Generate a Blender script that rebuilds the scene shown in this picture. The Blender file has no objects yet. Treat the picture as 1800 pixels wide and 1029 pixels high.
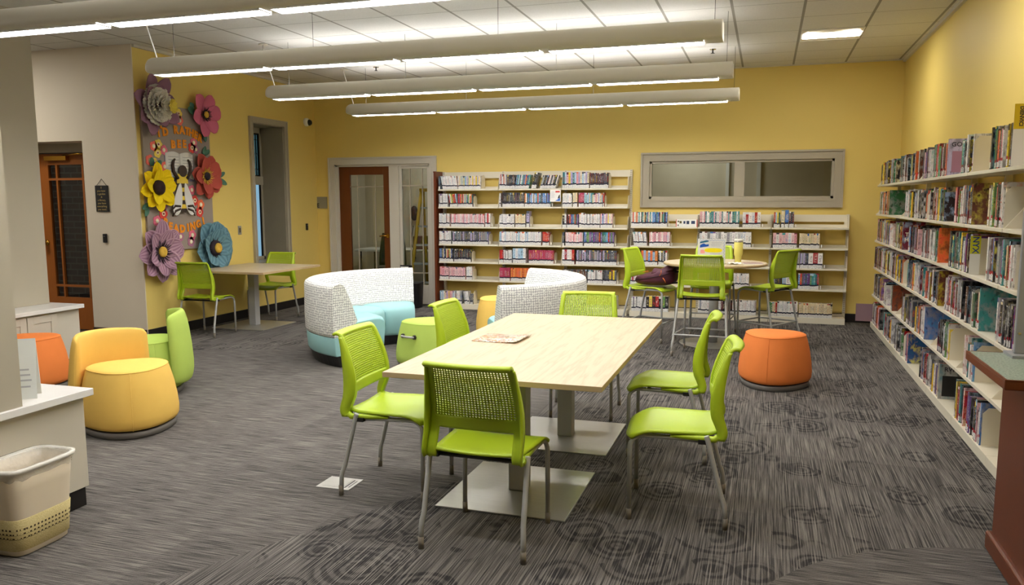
import bpy, math, random
from mathutils import Vector, Matrix
random.seed(7)
PI = math.pi
sc = bpy.context.scene
COL = sc.collection
def R(d): return math.radians(d)

# ------------------------------------------------------------------ camera
CAM_H = 1.55
FPX, CXP, CYP = 1400.0, 900.0, 527.0
YAW, PITCH, ROLL = R(17.62), R(7.06), R(-0.12)
def cam_axes():
    cy, sy, cp, sp = math.cos(YAW), math.sin(YAW), math.cos(PITCH), math.sin(PITCH)
    f = Vector((-sy*cp, cy*cp, -sp)); r = Vector((cy, sy, 0)); u = r.cross(f)
    c, s = math.cos(ROLL), math.sin(ROLL)
    return c*r+s*u, -s*r+c*u, f
RIGHT, UP, FWD = cam_axes()
def ray(x, y): return RIGHT*((x-CXP)/FPX) - UP*((y-CYP)/FPX) + FWD
def at_x(x, y, X):
    d = ray(x, y); return d*(X/d.x) + Vector((0, 0, CAM_H))
def at_y(x, y, Y):
    d = ray(x, y); return d*(Y/d.y) + Vector((0, 0, CAM_H))
def at_z(x, y, z):
    d = ray(x, y); return d*((z-CAM_H)/d.z) + Vector((0, 0, CAM_H))
cd = bpy.data.cameras.new('camera'); cam = bpy.data.objects.new('camera', cd); COL.objects.link(cam)
cd.sensor_fit = 'HORIZONTAL'; cd.sensor_width = 36.0; cd.lens = 36.0*FPX/1800.0
cd.shift_x = 0.0; cd.shift_y = (CYP-514.5)/1800.0
cd.clip_start = 0.02; cd.clip_end = 200
cam.matrix_world = Matrix(((RIGHT.x, UP.x, -FWD.x, 0), (RIGHT.y, UP.y, -FWD.y, 0), (RIGHT.z, UP.z, -FWD.z, CAM_H), (0, 0, 0, 1)))
sc.camera = cam

# ------------------------------------------------------------------ materials
def lin(c):
    return tuple((v/12.92 if v <= 0.04045 else ((v+0.055)/1.055)**2.4) for v in c)
def rgb(r, g, b): return lin((r/255.0, g/255.0, b/255.0))
class NT:
    def __init__(s, name):
        s.m = bpy.data.materials.new(name); s.m.use_nodes = True
        s.t = s.m.node_tree; s.n = s.t.nodes; s.l = s.t.links
        s.n.clear()
        s.out = s.n.new('ShaderNodeOutputMaterial')
        s.bsdf = s.n.new('ShaderNodeBsdfPrincipled')
        s.l.new(s.bsdf.outputs[0], s.out.inputs[0])
    def add(s, typ, **kw):
        nd = s.n.new(typ)
        for k, v in kw.items(): setattr(nd, k, v)
        return nd
    def link(s, a, b): s.l.new(a, b)
    def setin(s, nd, i, v):
        if hasattr(v, 'is_output') or isinstance(v, bpy.types.NodeSocket): s.l.new(v, nd.inputs[i])
        else: nd.inputs[i].default_value = v
    def math(s, op, a, b=0.0, clamp=False):
        nd = s.n.new('ShaderNodeMath'); nd.operation = op; nd.use_clamp = clamp
        s.setin(nd, 0, a); s.setin(nd, 1, b); return nd.outputs[0]
    def mix(s, f, a, b, blend='MIX'):
        nd = s.n.new('ShaderNodeMix'); nd.data_type = 'RGBA'; nd.blend_type = blend
        s.setin(nd, 0, f)
        for i, v in ((6, a), (7, b)):
            if isinstance(v, tuple) and len(v) == 3: v = v+(1.0,)
            s.setin(nd, i, v)
        return nd.outputs[2]
    def noise(s, vec, scale, detail=2.0, rough=0.5):
        nd = s.n.new('ShaderNodeTexNoise'); nd.inputs['Scale'].default_value = scale
        nd.inputs['Detail'].default_value = detail; nd.inputs['Roughness'].default_value = rough
        if vec is not None: s.l.new(vec, nd.inputs['Vector'])
        return nd
    def pos(s): return s.n.new('ShaderNodeNewGeometry').outputs['Position']
    def obj(s): return s.n.new('ShaderNodeTexCoord').outputs['Object']
    def scale(s, vec, x, y, z):
        nd = s.n.new('ShaderNodeVectorMath'); nd.operation = 'MULTIPLY'
        s.l.new(vec, nd.inputs[0]); nd.inputs[1].default_value = (x, y, z); return nd.outputs[0]
    def ramp(s, f, stops):
        nd = s.n.new('ShaderNodeValToRGB'); el = nd.color_ramp.elements
        while len(el) < len(stops): el.new(0.5)
        for e, (p, c) in zip(el, stops):
            e.position = p; e.color = c+(1.0,) if len(c) == 3 else c
        s.l.new(f, nd.inputs[0]); return nd.outputs[0]
    def bump(s, h, strength=0.2, dist=0.01):
        nd = s.n.new('ShaderNodeBump'); nd.inputs['Strength'].default_value = strength
        nd.inputs['Distance'].default_value = dist
        s.l.new(h, nd.inputs['Height']); s.l.new(nd.outputs[0], s.bsdf.inputs['Normal'])
    def col(s, v):
        if isinstance(v, tuple): s.bsdf.inputs['Base Color'].default_value = v+(1.0,) if len(v) == 3 else v
        else: s.l.new(v, s.bsdf.inputs['Base Color'])
    def set(s, rough=0.6, metal=0.0, spec=0.5):
        s.bsdf.inputs['Roughness'].default_value = rough; s.bsdf.inputs['Metallic'].default_value = metal
        s.bsdf.inputs['Specular IOR Level'].default_value = spec; return s
MATS = {}
def plain(name, c, rough=0.6, metal=0.0, spec=0.4, var=0.04, scale=6.0, bump=0.0, bscale=300.0):
    """a surface with slight procedural mottling and optional grain"""
    if name in MATS: return MATS[name]
    t = NT(name); t.set(rough, metal, spec)
    p = t.obj()
    n = t.noise(p, scale, 3.0)
    dark = tuple(v*(1-var*2) for v in c); light = tuple(min(1, v*(1+var*2)) for v in c)
    t.col(t.mix(n.outputs[0], dark, light))
    if bump:
        b = t.noise(p, bscale, 2.0); t.bump(b.outputs[0], bump, 0.002)
    MATS[name] = t.m; return t.m
def emit(name, c, strength):
    t = NT(name); t.n.remove(t.bsdf)
    e = t.add('ShaderNodeEmission'); e.inputs[0].default_value = c+(1.0,); e.inputs[1].default_value = strength
    t.link(e.outputs[0], t.out.inputs[0]); MATS[name] = t.m; return t.m
def glass(name, tint=(0.9, 0.95, 0.95), gloss=0.12, rough=0.02):
    t = NT(name); t.n.remove(t.bsdf)
    tr = t.add('ShaderNodeBsdfTransparent'); tr.inputs[0].default_value = tint+(1.0,)
    gl = t.add('ShaderNodeBsdfGlossy'); gl.inputs['Roughness'].default_value = rough
    ge = t.add('ShaderNodeNewGeometry'); dt = t.add('ShaderNodeVectorMath', operation='DOT_PRODUCT')
    t.link(ge.outputs['Incoming'], dt.inputs[0]); t.link(ge.outputs['Normal'], dt.inputs[1])
    k = t.math('SUBTRACT', 1.0, t.math('ABSOLUTE', dt.outputs['Value']), True)
    f = t.math('ADD', t.math('MULTIPLY', t.math('POWER', k, 5.0), .9), gloss*.5, True)
    mx = t.add('ShaderNodeMixShader'); t.link(f, mx.inputs[0]); t.link(tr.outputs[0], mx.inputs[1]); t.link(gl.outputs[0], mx.inputs[2])
    t.link(mx.outputs[0], t.out.inputs[0]); MATS[name] = t.m; return t.m

YEL = plain('yellow_wall_paint', rgb(229, 203, 116), 0.55, 0, 0.3, 0.015, 1.2, 0.15, 250)
CREAM = plain('cream_wall_paint', rgb(226, 214, 194), 0.6, 0, 0.3, 0.015, 1.2, 0.15, 250)
GREYP = plain('pillar_grey_paint', rgb(176, 168, 150), 0.6, 0, 0.3, 0.015, 1.2, 0.1, 250)
TRIMG = plain('grey_trim_paint', rgb(170, 161, 143), 0.4, 0, 0.4, 0.02, 3)
TRIMW = plain('pale_trim_paint', rgb(205, 198, 184), 0.4, 0, 0.4, 0.02, 3)
BASEB = plain('black_vinyl_base', rgb(28, 25, 24), 0.45, 0, 0.4, 0.05, 5)
SHELF = plain('ivory_shelf_steel', rgb(224, 216, 196), 0.35, 0, 0.5, 0.01, 3)
SLOT = plain('slot_shadow_steel', rgb(70, 64, 54), 0.6)
LIME = plain('lime_plastic', rgb(174, 198, 38), 0.38, 0, 0.5, 0.01, 3, 0.05, 900)
SILV = plain('silver_powder_coat', rgb(176, 176, 174), 0.4, 0.1, 0.5, 0.02, 8)
GLIDE = plain('grey_plastic_glide', rgb(128, 120, 108), 0.5)
BRUSH = None
BLACK = plain('black_plastic', rgb(24, 23, 24), 0.45)
DARKM = plain('dark_metal', rgb(60, 58, 56), 0.4, 0.7)
WHITEP = plain('white_plastic', rgb(238, 236, 230), 0.35)
PAPER = plain('white_paper', rgb(240, 238, 232), 0.8)
QUARTZ = plain('white_quartz', rgb(232, 230, 226), 0.25, 0, 0.5, 0.02, 14)
CABG = plain('cabinet_grey_laminate', rgb(200, 193, 178), 0.45, 0, 0.4, 0.015, 2)
ORANGE = plain('orange_fabric', rgb(228, 128, 62), 0.75, 0, 0.25, 0.025, 9, 0.25, 500)
YELF = plain('yellow_fabric', rgb(232, 190, 96), 0.75, 0, 0.25, 0.025, 9, 0.25, 500)
GRNF = plain('green_fabric', rgb(172, 196, 92), 0.75, 0, 0.25, 0.025, 9, 0.25, 500)
TEAL = plain('aqua_vinyl', rgb(150, 196, 199), 0.5, 0, 0.35, 0.02, 6)
OTBASE = plain('grey_ottoman_base', rgb(108, 104, 100), 0.5)
BRASS = plain('brass', rgb(196, 150, 62), 0.25, 1.0)
CHROME = plain('chrome', rgb(200, 200, 200), 0.15, 1.0)
MAROON = plain('maroon_nylon', rgb(74, 22, 44), 0.6, 0, 0.4, 0.1, 14, 0.4, 90)
LADY = plain('ladder_yellow', rgb(206, 166, 40), 0.5)
GLASS = glass('clear_pane')
def brushed():
    t = NT('brushed_steel'); t.set(0.34, 0.7, 0.5)
    n = t.noise(t.scale(t.obj(), 4, 220, 4), 1.0, 3.0)
    t.col(t.mix(n.outputs[0], rgb(168, 166, 160), rgb(200, 198, 192)))
    t.bump(n.outputs[0], 0.05, 0.002)
    return t.m
BRUSH = brushed()
def wood(name, c1, c2, axis='y', rough=0.4, s=1.0, rings=True):
    t = NT(name); t.set(rough, 0, 0.4)
    p = t.obj()
    sx = {'y': (9*s, 0.7*s, 9*s), 'x': (0.7*s, 9*s, 9*s), 'z': (9*s, 9*s, 0.7*s)}[axis]
    v = t.scale(p, *sx)
    n = t.noise(v, 1.0, 4.0, 0.55)
    if rings:
        r = t.math('FRACT', t.math('MULTIPLY', n.outputs[0], 7.0))
        r = t.math('ABSOLUTE', t.math('SUBTRACT', r, 0.5))
        r = t.math('MULTIPLY', r, 2.0)
    else: r = n.outputs[0]
    fx = {'y': (160*s, 5*s, 160*s), 'x': (5*s, 160*s, 160*s), 'z': (160*s, 160*s, 5*s)}[axis]
    g = t.noise(t.scale(p, *fx), 1.0, 2.0)
    f = t.math('ADD', t.math('MULTIPLY', t.math('POWER', r, 3.0), 0.55), t.math('MULTIPLY', g.outputs[0], 0.45), True)
    t.col(t.mix(f, c1, c2))
    MATS[name] = t.m; return t.m
ASH = wood('pale_ash_laminate', rgb(205, 190, 161), rgb(180, 160, 127), 'y', 0.4, 1.0)
ASHE = wood('ash_edge_band', rgb(196, 172, 132), rgb(170, 142, 102), 'x', 0.5, 1.0, False)
OAKD = wood('honey_door_wood', rgb(168, 98, 40), rgb(132, 70, 24), 'z', 0.4, 1.0, False)
CHERRY = wood('cherry_end_panel', rgb(108, 52, 26), rgb(78, 34, 16), 'z', 0.35, 1.0, False)
def fabric_grid():
    """white upholstery with a loose hand drawn grey grid"""
    t = NT('grid_upholstery'); t.set(0.8, 0, 0.2)
    uv = t.add('ShaderNodeUVMap').outputs[0]
    wob = t.noise(uv, 24.0, 2.0)
    add = t.add('ShaderNodeVectorMath', operation='ADD')
    sub = t.add('ShaderNodeVectorMath', operation='SUBTRACT'); t.link(wob.outputs['Color'], sub.inputs[0]); sub.inputs[1].default_value = (0.5, 0.5, 0.5)
    sca = t.scale(sub.outputs[0], 0.016, 0.016, 0)
    t.link(uv, add.inputs[0]); t.link(sca, add.inputs[1])
    sep = t.add('ShaderNodeSeparateXYZ'); t.link(add.outputs[0], sep.inputs[0])
    def line(c, n, w):
        f = t.math('FRACT', t.math('MULTIPLY', c, n))
        return t.math('GREATER_THAN', t.math('ABSOLUTE', t.math('SUBTRACT', f, 0.5)), 0.5-w)
    a = line(sep.outputs[0], 44.0, 0.095); b = line(sep.outputs[1], 44.0, 0.095)
    br = t.noise(t.scale(uv, 40, 40, 1), 1.0, 1.0)
    keep = t.math('GREATER_THAN', br.outputs[0], 0.40)
    l = t.math('MULTIPLY', t.math('MAXIMUM', a, b), keep)
    t.col(t.mix(l, rgb(234, 234, 230), rgb(140, 142, 146)))
    MATS['grid'] = t.m; return t.m
GRID = fabric_grid()

# ------------------------------------------------------------------ mesh builder
class MB:
    def __init__(s): s.v = []; s.f = []; s.m = []; s.s = []; s.uv = []
    def face(s, idx, mat=0, smooth=False, uv=None):
        s.f.append(tuple(idx)); s.m.append(mat); s.s.append(smooth); s.uv.append(uv)
    def box(s, x0, x1, y0, y1, z0, z1, mat=0, mats=None):
        """mats: (bottom, top, -y, +x, +y, -x)"""
        b = len(s.v)
        s.v += [(x0, y0, z0), (x1, y0, z0), (x1, y1, z0), (x0, y1, z0), (x0, y0, z1), (x1, y0, z1), (x1, y1, z1), (x0, y1, z1)]
        mm = mats or [mat]*6
        for k, q in enumerate(((3, 2, 1, 0), (4, 5, 6, 7), (0, 1, 5, 4), (1, 2, 6, 5), (2, 3, 7, 6), (3, 0, 4, 7))):
            s.face([b+i for i in q], mm[k])
        return s
    def rings(s, rs, mat=0, smooth=True, cap0=True, cap1=True, closed=True, uvf=None):
        """loft through rings of equal length"""
        n = len(rs[0]); b = len(s.v)
        for r in rs: s.v += [tuple(p) for p in r]
        for i in range(len(rs)-1):
            for j in range(n if closed else n-1):
                k = (j+1) % n
                uv = None
                if uvf: uv = [uvf(i, j), uvf(i, j+1), uvf(i+1, j+1), uvf(i+1, j)]
                s.face((b+i*n+j, b+i*n+k, b+(i+1)*n+k, b+(i+1)*n+j), mat, smooth, uv)
        if cap0: s.face([b+j for j in reversed(range(n))], mat)
        if cap1: s.face([b+(len(rs)-1)*n+j for j in range(n)], mat)
        return s
    def lathe(s, prof, n=32, cx=0, cy=0, mat=0, smooth=True, cap0=True, cap1=True, shape=None):
        rs = []
        for r, z in prof:
            ring = []
            for j in range(n):
                a = 2*PI*j/n; k = shape(a) if shape else 1.0
                ring.append((cx+r*k*math.cos(a), cy+r*k*math.sin(a), z))
            rs.append(ring)
        return s.rings(rs, mat, smooth, cap0, cap1)
    def tube(s, pts, r, n=10, mat=0, caps=True):
        pts = [Vector(p) for p in pts]; rs = []
        prev = None
        for i, p in enumerate(pts):
            if i == 0: d = pts[1]-p
            elif i == len(pts)-1: d = p-pts[i-1]
            else: d = (pts[i+1]-p).normalized()+(p-pts[i-1]).normalized()
            d.normalize()
            if prev is None:
                a = Vector((0, 0, 1)) if abs(d.z) < 0.9 else Vector((1, 0, 0))
                u = a.cross(d).normalized()
            else: u = (prev-d*prev.dot(d)).normalized()
            prev = u; w = d.cross(u)
            rr = r[i] if isinstance(r, (list, tuple)) else r
            rs.append([p+(u*math.cos(2*PI*j/n)+w*math.sin(2*PI*j/n))*rr for j in range(n)])
        return s.rings(rs, mat, True, caps, caps)
    def grid(s, fn, nu, nv, mat=0, smooth=True, uvf=None):
        b = len(s.v)
        for j in range(nv+1):
            for i in range(nu+1): s.v.append(tuple(fn(i/nu, j/nv)))
        for j in range(nv):
            for i in range(nu):
                q = (b+j*(nu+1)+i, b+j*(nu+1)+i+1, b+(j+1)*(nu+1)+i+1, b+(j+1)*(nu+1)+i)
                s.face(q, mat, smooth, [uvf(i/nu, j/nv), uvf((i+1)/nu, j/nv), uvf((i+1)/nu, (j+1)/nv), uvf(i/nu, (j+1)/nv)] if uvf else None)
        return s
    def poly(s, pts, z0, z1, mat=0, xf=None):
        """prism over an outline"""
        n = len(pts); b = len(s.v)
        P = [(x, y, z0) for x, y in pts]+[(x, y, z1) for x, y in pts]
        s.v += [tuple(xf(p)) if xf else p for p in P]
        s.face([b+i for i in reversed(range(n))], mat); s.face([b+n+i for i in range(n)], mat)
        for i in range(n):
            j = (i+1) % n; s.face((b+i, b+j, b+n+j, b+n+i), mat)
        return s
    def move(s, fn): s.v = [tuple(fn(Vector(p))) for p in s.v]; return s
    def build(s, name, mats, parent=None, loc=None, rot=None, bevel=0.0, seg=2, solid=0.0, sub=0, off=0.0):
        me = bpy.data.meshes.new(name); me.from_pydata(s.v, [], s.f); 
        for m in (mats if isinstance(mats, (list, tuple)) else [mats]): me.materials.append(m)
        me.polygons.foreach_set('material_index', s.m); me.polygons.foreach_set('use_smooth', s.s)
        if any(u for u in s.uv):
            lay = me.uv_layers.new(name='UVMap'); k = 0
            for f, u in zip(s.f, s.uv):
                for i in range(len(f)):
                    lay.data[k].uv = u[i] if u else (0, 0); k += 1
        me.update()
        o = bpy.data.objects.new(name, me); COL.objects.link(o)
        if parent: o.parent = parent
        if loc is not None: o.location = loc
        if rot is not None: o.rotation_euler = rot
        if solid:
            d = o.modifiers.new('s', 'SOLIDIFY'); d.thickness = solid; d.offset = off
        if bevel:
            d = o.modifiers.new('b', 'BEVEL'); d.width = bevel; d.segments = seg; d.limit_method = 'ANGLE'; d.angle_limit = R(40)
        if sub:
            d = o.modifiers.new('d', 'SUBSURF'); d.levels = sub; d.render_levels = sub
        return o
def tag(o, label, cat, group=None, kind=None):
    o['label'] = label; o['category'] = cat
    if group: o['group'] = group
    if kind: o['kind'] = kind
    return o
def thing(name, label, cat, loc=(0, 0, 0), rz=0.0, group=None):
    o = bpy.data.objects.new(name, None); COL.objects.link(o); o.empty_display_size = 0.1
    o.location = loc; o.rotation_euler = (0, 0, rz)
    return tag(o, label, cat, group)
def struct(name, mb, mats, **kw):
    o = mb.build(name, mats, **kw); o['kind'] = 'structure'; return o
KIDS = {}
def dup(o, parent=None):
    c = o.copy(); COL.objects.link(c); c.parent = parent
    for ch in [x for x in COL.objects if x.parent == o]: dup(ch, c)
    return c
def place(proto, loc, rz, label, first):
    o = proto if first else dup(proto)
    o.location = loc; o.rotation_euler = (0, 0, rz); o['label'] = label
    return o
def text_mesh(body, size, depth=0.002, align='CENTER', bold=0.0):
    cu = bpy.data.curves.new('lettering', 'FONT'); cu.body = body; cu.size = size; cu.extrude = depth
    cu.align_x = align; cu.align_y = 'CENTER'; cu.offset = bold; cu.resolution_u = 3
    o = bpy.data.objects.new('lettering', cu); COL.objects.link(o)
    dg = bpy.context.evaluated_depsgraph_get(); dg.update()
    me = bpy.data.meshes.new_from_object(o.evaluated_get(dg))
    bpy.data.objects.remove(o); bpy.data.curves.remove(cu)
    return me
def text(name, body, size, mat, parent=None, loc=(0, 0, 0), rot=(0, 0, 0), depth=0.001, align='CENTER', bold=0.0):
    me = text_mesh(body, size, depth, align, bold); me.name = name
    me.materials.clear(); me.materials.append(mat)
    o = bpy.data.objects.new(name, me); COL.objects.link(o)
    o.parent = parent; o.location = loc; o.rotation_euler = rot
    return o
ORD1 = ['', 'first', 'second', 'third', 'fourth', 'fifth', 'sixth', 'seventh', 'eighth', 'ninth', 'tenth', 'eleventh', 'twelfth', 'thirteenth', 'fourteenth', 'fifteenth', 'sixteenth', 'seventeenth', 'eighteenth', 'nineteenth']
TENS = ['', '', 'twent', 'thirt', 'fort', 'fift', 'sixt', 'sevent', 'eight', 'ninet']
def ordinal(n):
    if n < 20: return ORD1[n]
    if n >= 100: return 'hundred and ' + ordinal(n-100) if n > 100 else 'hundredth'
    t, u = divmod(n, 10)
    return TENS[t]+'ieth' if u == 0 else TENS[t]+'y-'+ORD1[u]
# ------------------------------------------------------------------ room shell
YB, XR, XL, YF, ZC = 10.93, 1.55, -6.63, 7.25, 3.25   # back wall, right wall, yellow side wall, cream wall, ceiling
def carpet():
    t = NT('carpet_tile'); t.set(0.95, 0, 0.1)
    p = t.pos(); sep = t.add('ShaderNodeSeparateXYZ'); t.link(p, sep.inputs[0]); x, y = sep.outputs[0], sep.outputs[1]
    M = t.math
    # plain walkway: ribs run across it; elsewhere the ribs run away from the camera
    a = M('LESS_THAN', x, M('ADD', M('MULTIPLY', M('SUBTRACT', y, 3.4), 0.5), -1.88))
    b = M('LESS_THAN', y, M('ADD', M('MULTIPLY', M('ADD', x, 5.0), 0.39), 7.12))
    dx = M('SUBTRACT', x, 1.15); dy = M('SUBTRACT', y, 2.65)
    c = M('LESS_THAN', M('ADD', M('MULTIPLY', dx, dx), M('MULTIPLY', dy, dy)), 1.53)
    a = M('MULTIPLY', a, M('LESS_THAN', x, -1.55)); walk = M('MAXIMUM', M('MULTIPLY', a, b), c)
    n1 = t.noise(t.scale(p, 150, 2.2, 1), 1.0, 3.0, 0.65).outputs[0]
    n2 = t.noise(t.scale(p, 4.5, 165, 1), 1.0, 3.0, 0.65).outputs[0]
    def mixf(f, u, v):
        nd = t.n.new('ShaderNodeMix'); nd.data_type = 'FLOAT'
        t.setin(nd, 0, f); t.setin(nd, 2, u); t.setin(nd, 3, v); return nd.outputs[0]
    tuft = mixf(walk, M('SINE', M('MULTIPLY', x, 570.0)), M('SINE', M('MULTIPLY', y, 570.0)))
    rib = M('ADD', mixf(walk, n1, n2), M('MULTIPLY', tuft, 0.035))
    fleck = t.noise(t.scale(p, 240, 240, 1), 1.0, 2.0).outputs[0]
    # medallions: two overlapping families of wobbly concentric rings
    flat = t.scale(p, 1, 1, 0); wob = t.noise(flat, 8.0, 2.0).outputs[0]; big = t.noise(flat, 0.8, 2.0).outputs[0]
    def rings_(scale, freq, base, thr, off):
        vo = t.add('ShaderNodeTexVoronoi'); vo.inputs['Scale'].default_value = scale; vo.inputs['Randomness'].default_value = 0.95
        sh = t.add('ShaderNodeVectorMath', operation='ADD'); t.link(flat, sh.inputs[0]); sh.inputs[1].default_value = (off, off*.7, 0); t.link(sh.outputs[0], vo.inputs['Vector'])
        d = vo.outputs['Distance']
        ring = M('SINE', M('MULTIPLY', M('ADD', d, M('MULTIPLY', wob, 0.12)), freq))
        ring = M('MULTIPLY', M('ADD', ring, 0.55), 0.9, True)
        sepc = t.add('ShaderNodeSeparateColor'); t.link(vo.outputs['Color'], sepc.inputs[0])
        rad = M('ADD', M('MULTIPLY', sepc.outputs[1], 0.30), base)
        inside = M('MULTIPLY', M('SUBTRACT', rad, d), 14.0, True)
        keep = M('GREATER_THAN', M('ADD', sepc.outputs[0], M('MULTIPLY', M('SUBTRACT', big, 0.5), 2.4)), thr)
        return M('MULTIPLY', M('MULTIPLY', ring, inside), keep)
    med = M('MAXIMUM', rings_(2.7, 44.0, 0.36, 0.36, 0.0), rings_(4.2, 40.0, 0.34, 0.50, 3.7))
    med = M('MULTIPLY', med, M('SUBTRACT', 1.0, walk))
    # carpet tiles vary a little
    tx = M('FLOOR', M('MULTIPLY', x, 2.0)); ty = M('FLOOR', M('MULTIPLY', y, 2.0))
    cmb = t.add('ShaderNodeCombineXYZ'); t.link(tx, cmb.inputs[0]); t.link(ty, cmb.inputs[1])
    wn = t.add('ShaderNodeTexWhiteNoise', noise_dimensions='2D'); t.link(cmb.outputs[0], wn.inputs['Vector'])
    f = M('ADD', rib, M('MULTIPLY', M('SUBTRACT', fleck, 0.5), 0.22))
    med = M('MULTIPLY', med, M('MULTIPLY', M('SUBTRACT', 0.66, rib), 4.0, True))
    f = M('SUBTRACT', f, M('MULTIPLY', med, 0.19))
    f = M('ADD', f, M('MULTIPLY', M('SUBTRACT', wn.outputs[0], 0.5), 0.045))
    colr = t.ramp(f, [(0.30, rgb(44, 42, 43)), (0.44, rgb(75, 72, 70)), (0.58, rgb(111, 106, 102)), (0.8, rgb(146, 141, 135))])
    t.col(colr)
    t.bump(rib, 0.25, 0.004)
    return t.m
def ceiling_mat():
    t = NT('ceiling_tile'); t.set(0.85, 0, 0.2)
    p = t.pos(); sep = t.add('ShaderNodeSeparateXYZ'); t.link(p, sep.inputs[0])
    M = t.math
    def line(c, off, w):
        f = M('FRACT', M('MULTIPLY', M('SUBTRACT', c, off), 1/0.61))
        return M('GREATER_THAN', M('ABSOLUTE', M('SUBTRACT', f, 0.5)), 0.5-w)
    lx = line(sep.outputs[0], 1.48, 0.02); ly = line(sep.outputs[1], 8.16, 0.008)
    sp = t.noise(p, 90.0, 2.0).outputs[0]
    base = t.mix(sp, rgb(206, 203, 198), rgb(226, 224, 220))
    c1 = t.mix(lx, base, rgb(150, 146, 138)); c2 = t.mix(ly, c1, rgb(150, 146, 138))
    t.col(c2)
    h = M('SUBTRACT', 1.0, M('MAXIMUM', lx, ly)); t.bump(h, 0.3, 0.004)
    return t.m
CARPET, CEIL = carpet(), ceiling_mat()
m = MB(); m.box(-11.2, XR+.6, -3.2, 13.8, -0.2, 0.0); struct('floor', m, CARPET)
m = MB(); m.box(-11.2, XR+.2, -3.2, YB+.12, ZC, ZC+0.1); struct('ceiling', m, CEIL)
m = MB(); m.box(XR, XR+.15, -3.2, YB+.12, 0, ZC); struct('wall_right', m, YEL)
# back wall with the office door and the borrowed-light window
DX0, DX1, DZ = -6.30, -4.73, 2.10
WX0, WX1, WZ0, WZ1 = -1.52, 0.80, 1.575, 2.075
m = MB(); T = YB+.14
m.box(XL-.5, DX0, YB, T, 0, ZC); m.box(DX0, DX1, YB, T, DZ, ZC); m.box(DX1, WX0, YB, T, 0, ZC)
m.box(WX0, WX1, YB, T, 0, WZ0); m.box(WX0, WX1, YB, T, WZ1, ZC); m.box(WX1, XR, YB, T, 0, ZC)
struct('wall_back', m, YEL)
# deep yellow side wall with the tall window niche
NY0, NY1, NZ0, NZ1 = 9.335, 10.065, 0.70, 2.61
m = MB(); D = 0.42
m.box(XL-D, XL, YF, NY0, 0, ZC); m.box(XL-D, XL, NY1, YB, 0, ZC); m.box(XL-D, XL, NY0, NY1, 0, NZ0); m.box(XL-D, XL, NY0, NY1, NZ1, ZC)
struct('wall_side', m, [YEL])
# cream wall with the entry door recess; the corner facing the camera is cream
EX0, EX1, EZ = -8.47, -7.385, 2.235
m = MB(); TE = YF+.42
m.box(EX1, XL-.0, YF-.012, YF, 0, ZC); m.box(EX1, XL-.42, YF, TE, 0, ZC); m.box(EX0, EX1, YF-.012, TE, EZ, ZC); m.box(-11.2, EX0, YF-.012, TE, 0, ZC)
struct('wall_entry', m, CREAM)
m = MB(); m.box(-11.2, -11.05, -3.2, YF, 0, ZC); struct('wall_left', m, CREAM)
m = MB(); m.box(-11.2, XR+.15, -3.2, -3.05, 0, ZC); struct('wall_rear', m, CREAM)
# baseboards
m = MB(); m.box(DX1+.11, XR, YB-.012, YB, 0, .11); m.box(XL, DX0-.11, YB-.012, YB, 0, .11); struct('baseboard_back', m, BASEB)
m = MB(); m.box(XL, XL+.012, YF, YB, 0, .11); struct('baseboard_side', m, BASEB)
m = MB(); m.box(EX1, XL, YF-.024, YF-.012, 0, .11); struct('baseboard_entry', m, plain('brown_vinyl_base', rgb(72, 58, 48), .5))
m = MB(); m.box(XR-.012, XR, -3, YB-.012, 0, .11); struct('baseboard_right', m, BASEB)
# wall angle at the ceiling
m = MB(); m.box(XR-.03, XR, -3, YB, ZC-.03, ZC); m.box(XL, XR, YB-.025, YB, ZC-.012, ZC); m.box(XL, XL+.03, YF, YB, ZC-.03, ZC)
struct('trim_1', m, plain('ceiling_angle', rgb(206, 200, 188), .5))
def frame_mb(mb, x0, x1, z0, z1, w, y, steps, bottom=True):
    """stepped architrave round an opening on a wall facing -y; steps: (inset fraction from outside, projection)"""
    for (a, b, d) in steps:
        xa, xb, za, zb = x0-w*(1-a), x1+w*(1-a), z0-w*(1-a), z1+w*(1-a)
        xi, xj, zi, zj = x0-w*(1-b), x1+w*(1-b), z0-w*(1-b), z1+w*(1-b)
        if not bottom: za = zi = z0
        mb.box(xa, xi, y-d, y, za, zb); mb.box(xj, xb, y-d, y, za, zb); mb.box(xi, xj, y-d, y, zj, zb)
        if bottom: mb.box(xi, xj, y-d, y, za, zi)
STEPS = [(0, .22, .036), (.22, .72, .020), (.72, 1.0, .027)]
# ---- borrowed-light window
m = MB(); frame_mb(m, WX0, WX1, WZ0, WZ1, .115, YB, STEPS)
m.box(WX0, WX0+.03, YB, YB+.1, WZ0, WZ1); m.box(WX1-.03, WX1, YB, YB+.1, WZ0, WZ1)
m.box(WX0, WX1, YB, YB+.1, WZ0, WZ0+.03); m.box(WX0, WX1, YB, YB+.1, WZ1-.03, WZ1)
w1 = struct('window_1', m, TRIMG)
m = MB(); m.box(-.415, -.285, YB-.004, YB+.1, WZ0+.03, WZ1-.03); m.build('mullion', TRIMG, w1)
m = MB(); m.box(WX0+.03, -.415, YB+.05, YB+.056, WZ0+.03, WZ1-.03); m.build('pane', GLASS, w1)
m = MB(); m.box(-.285, WX1-.03, YB+.05, YB+.056, WZ0+.03, WZ1-.03); m.build('pane', GLASS, w1)
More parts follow.
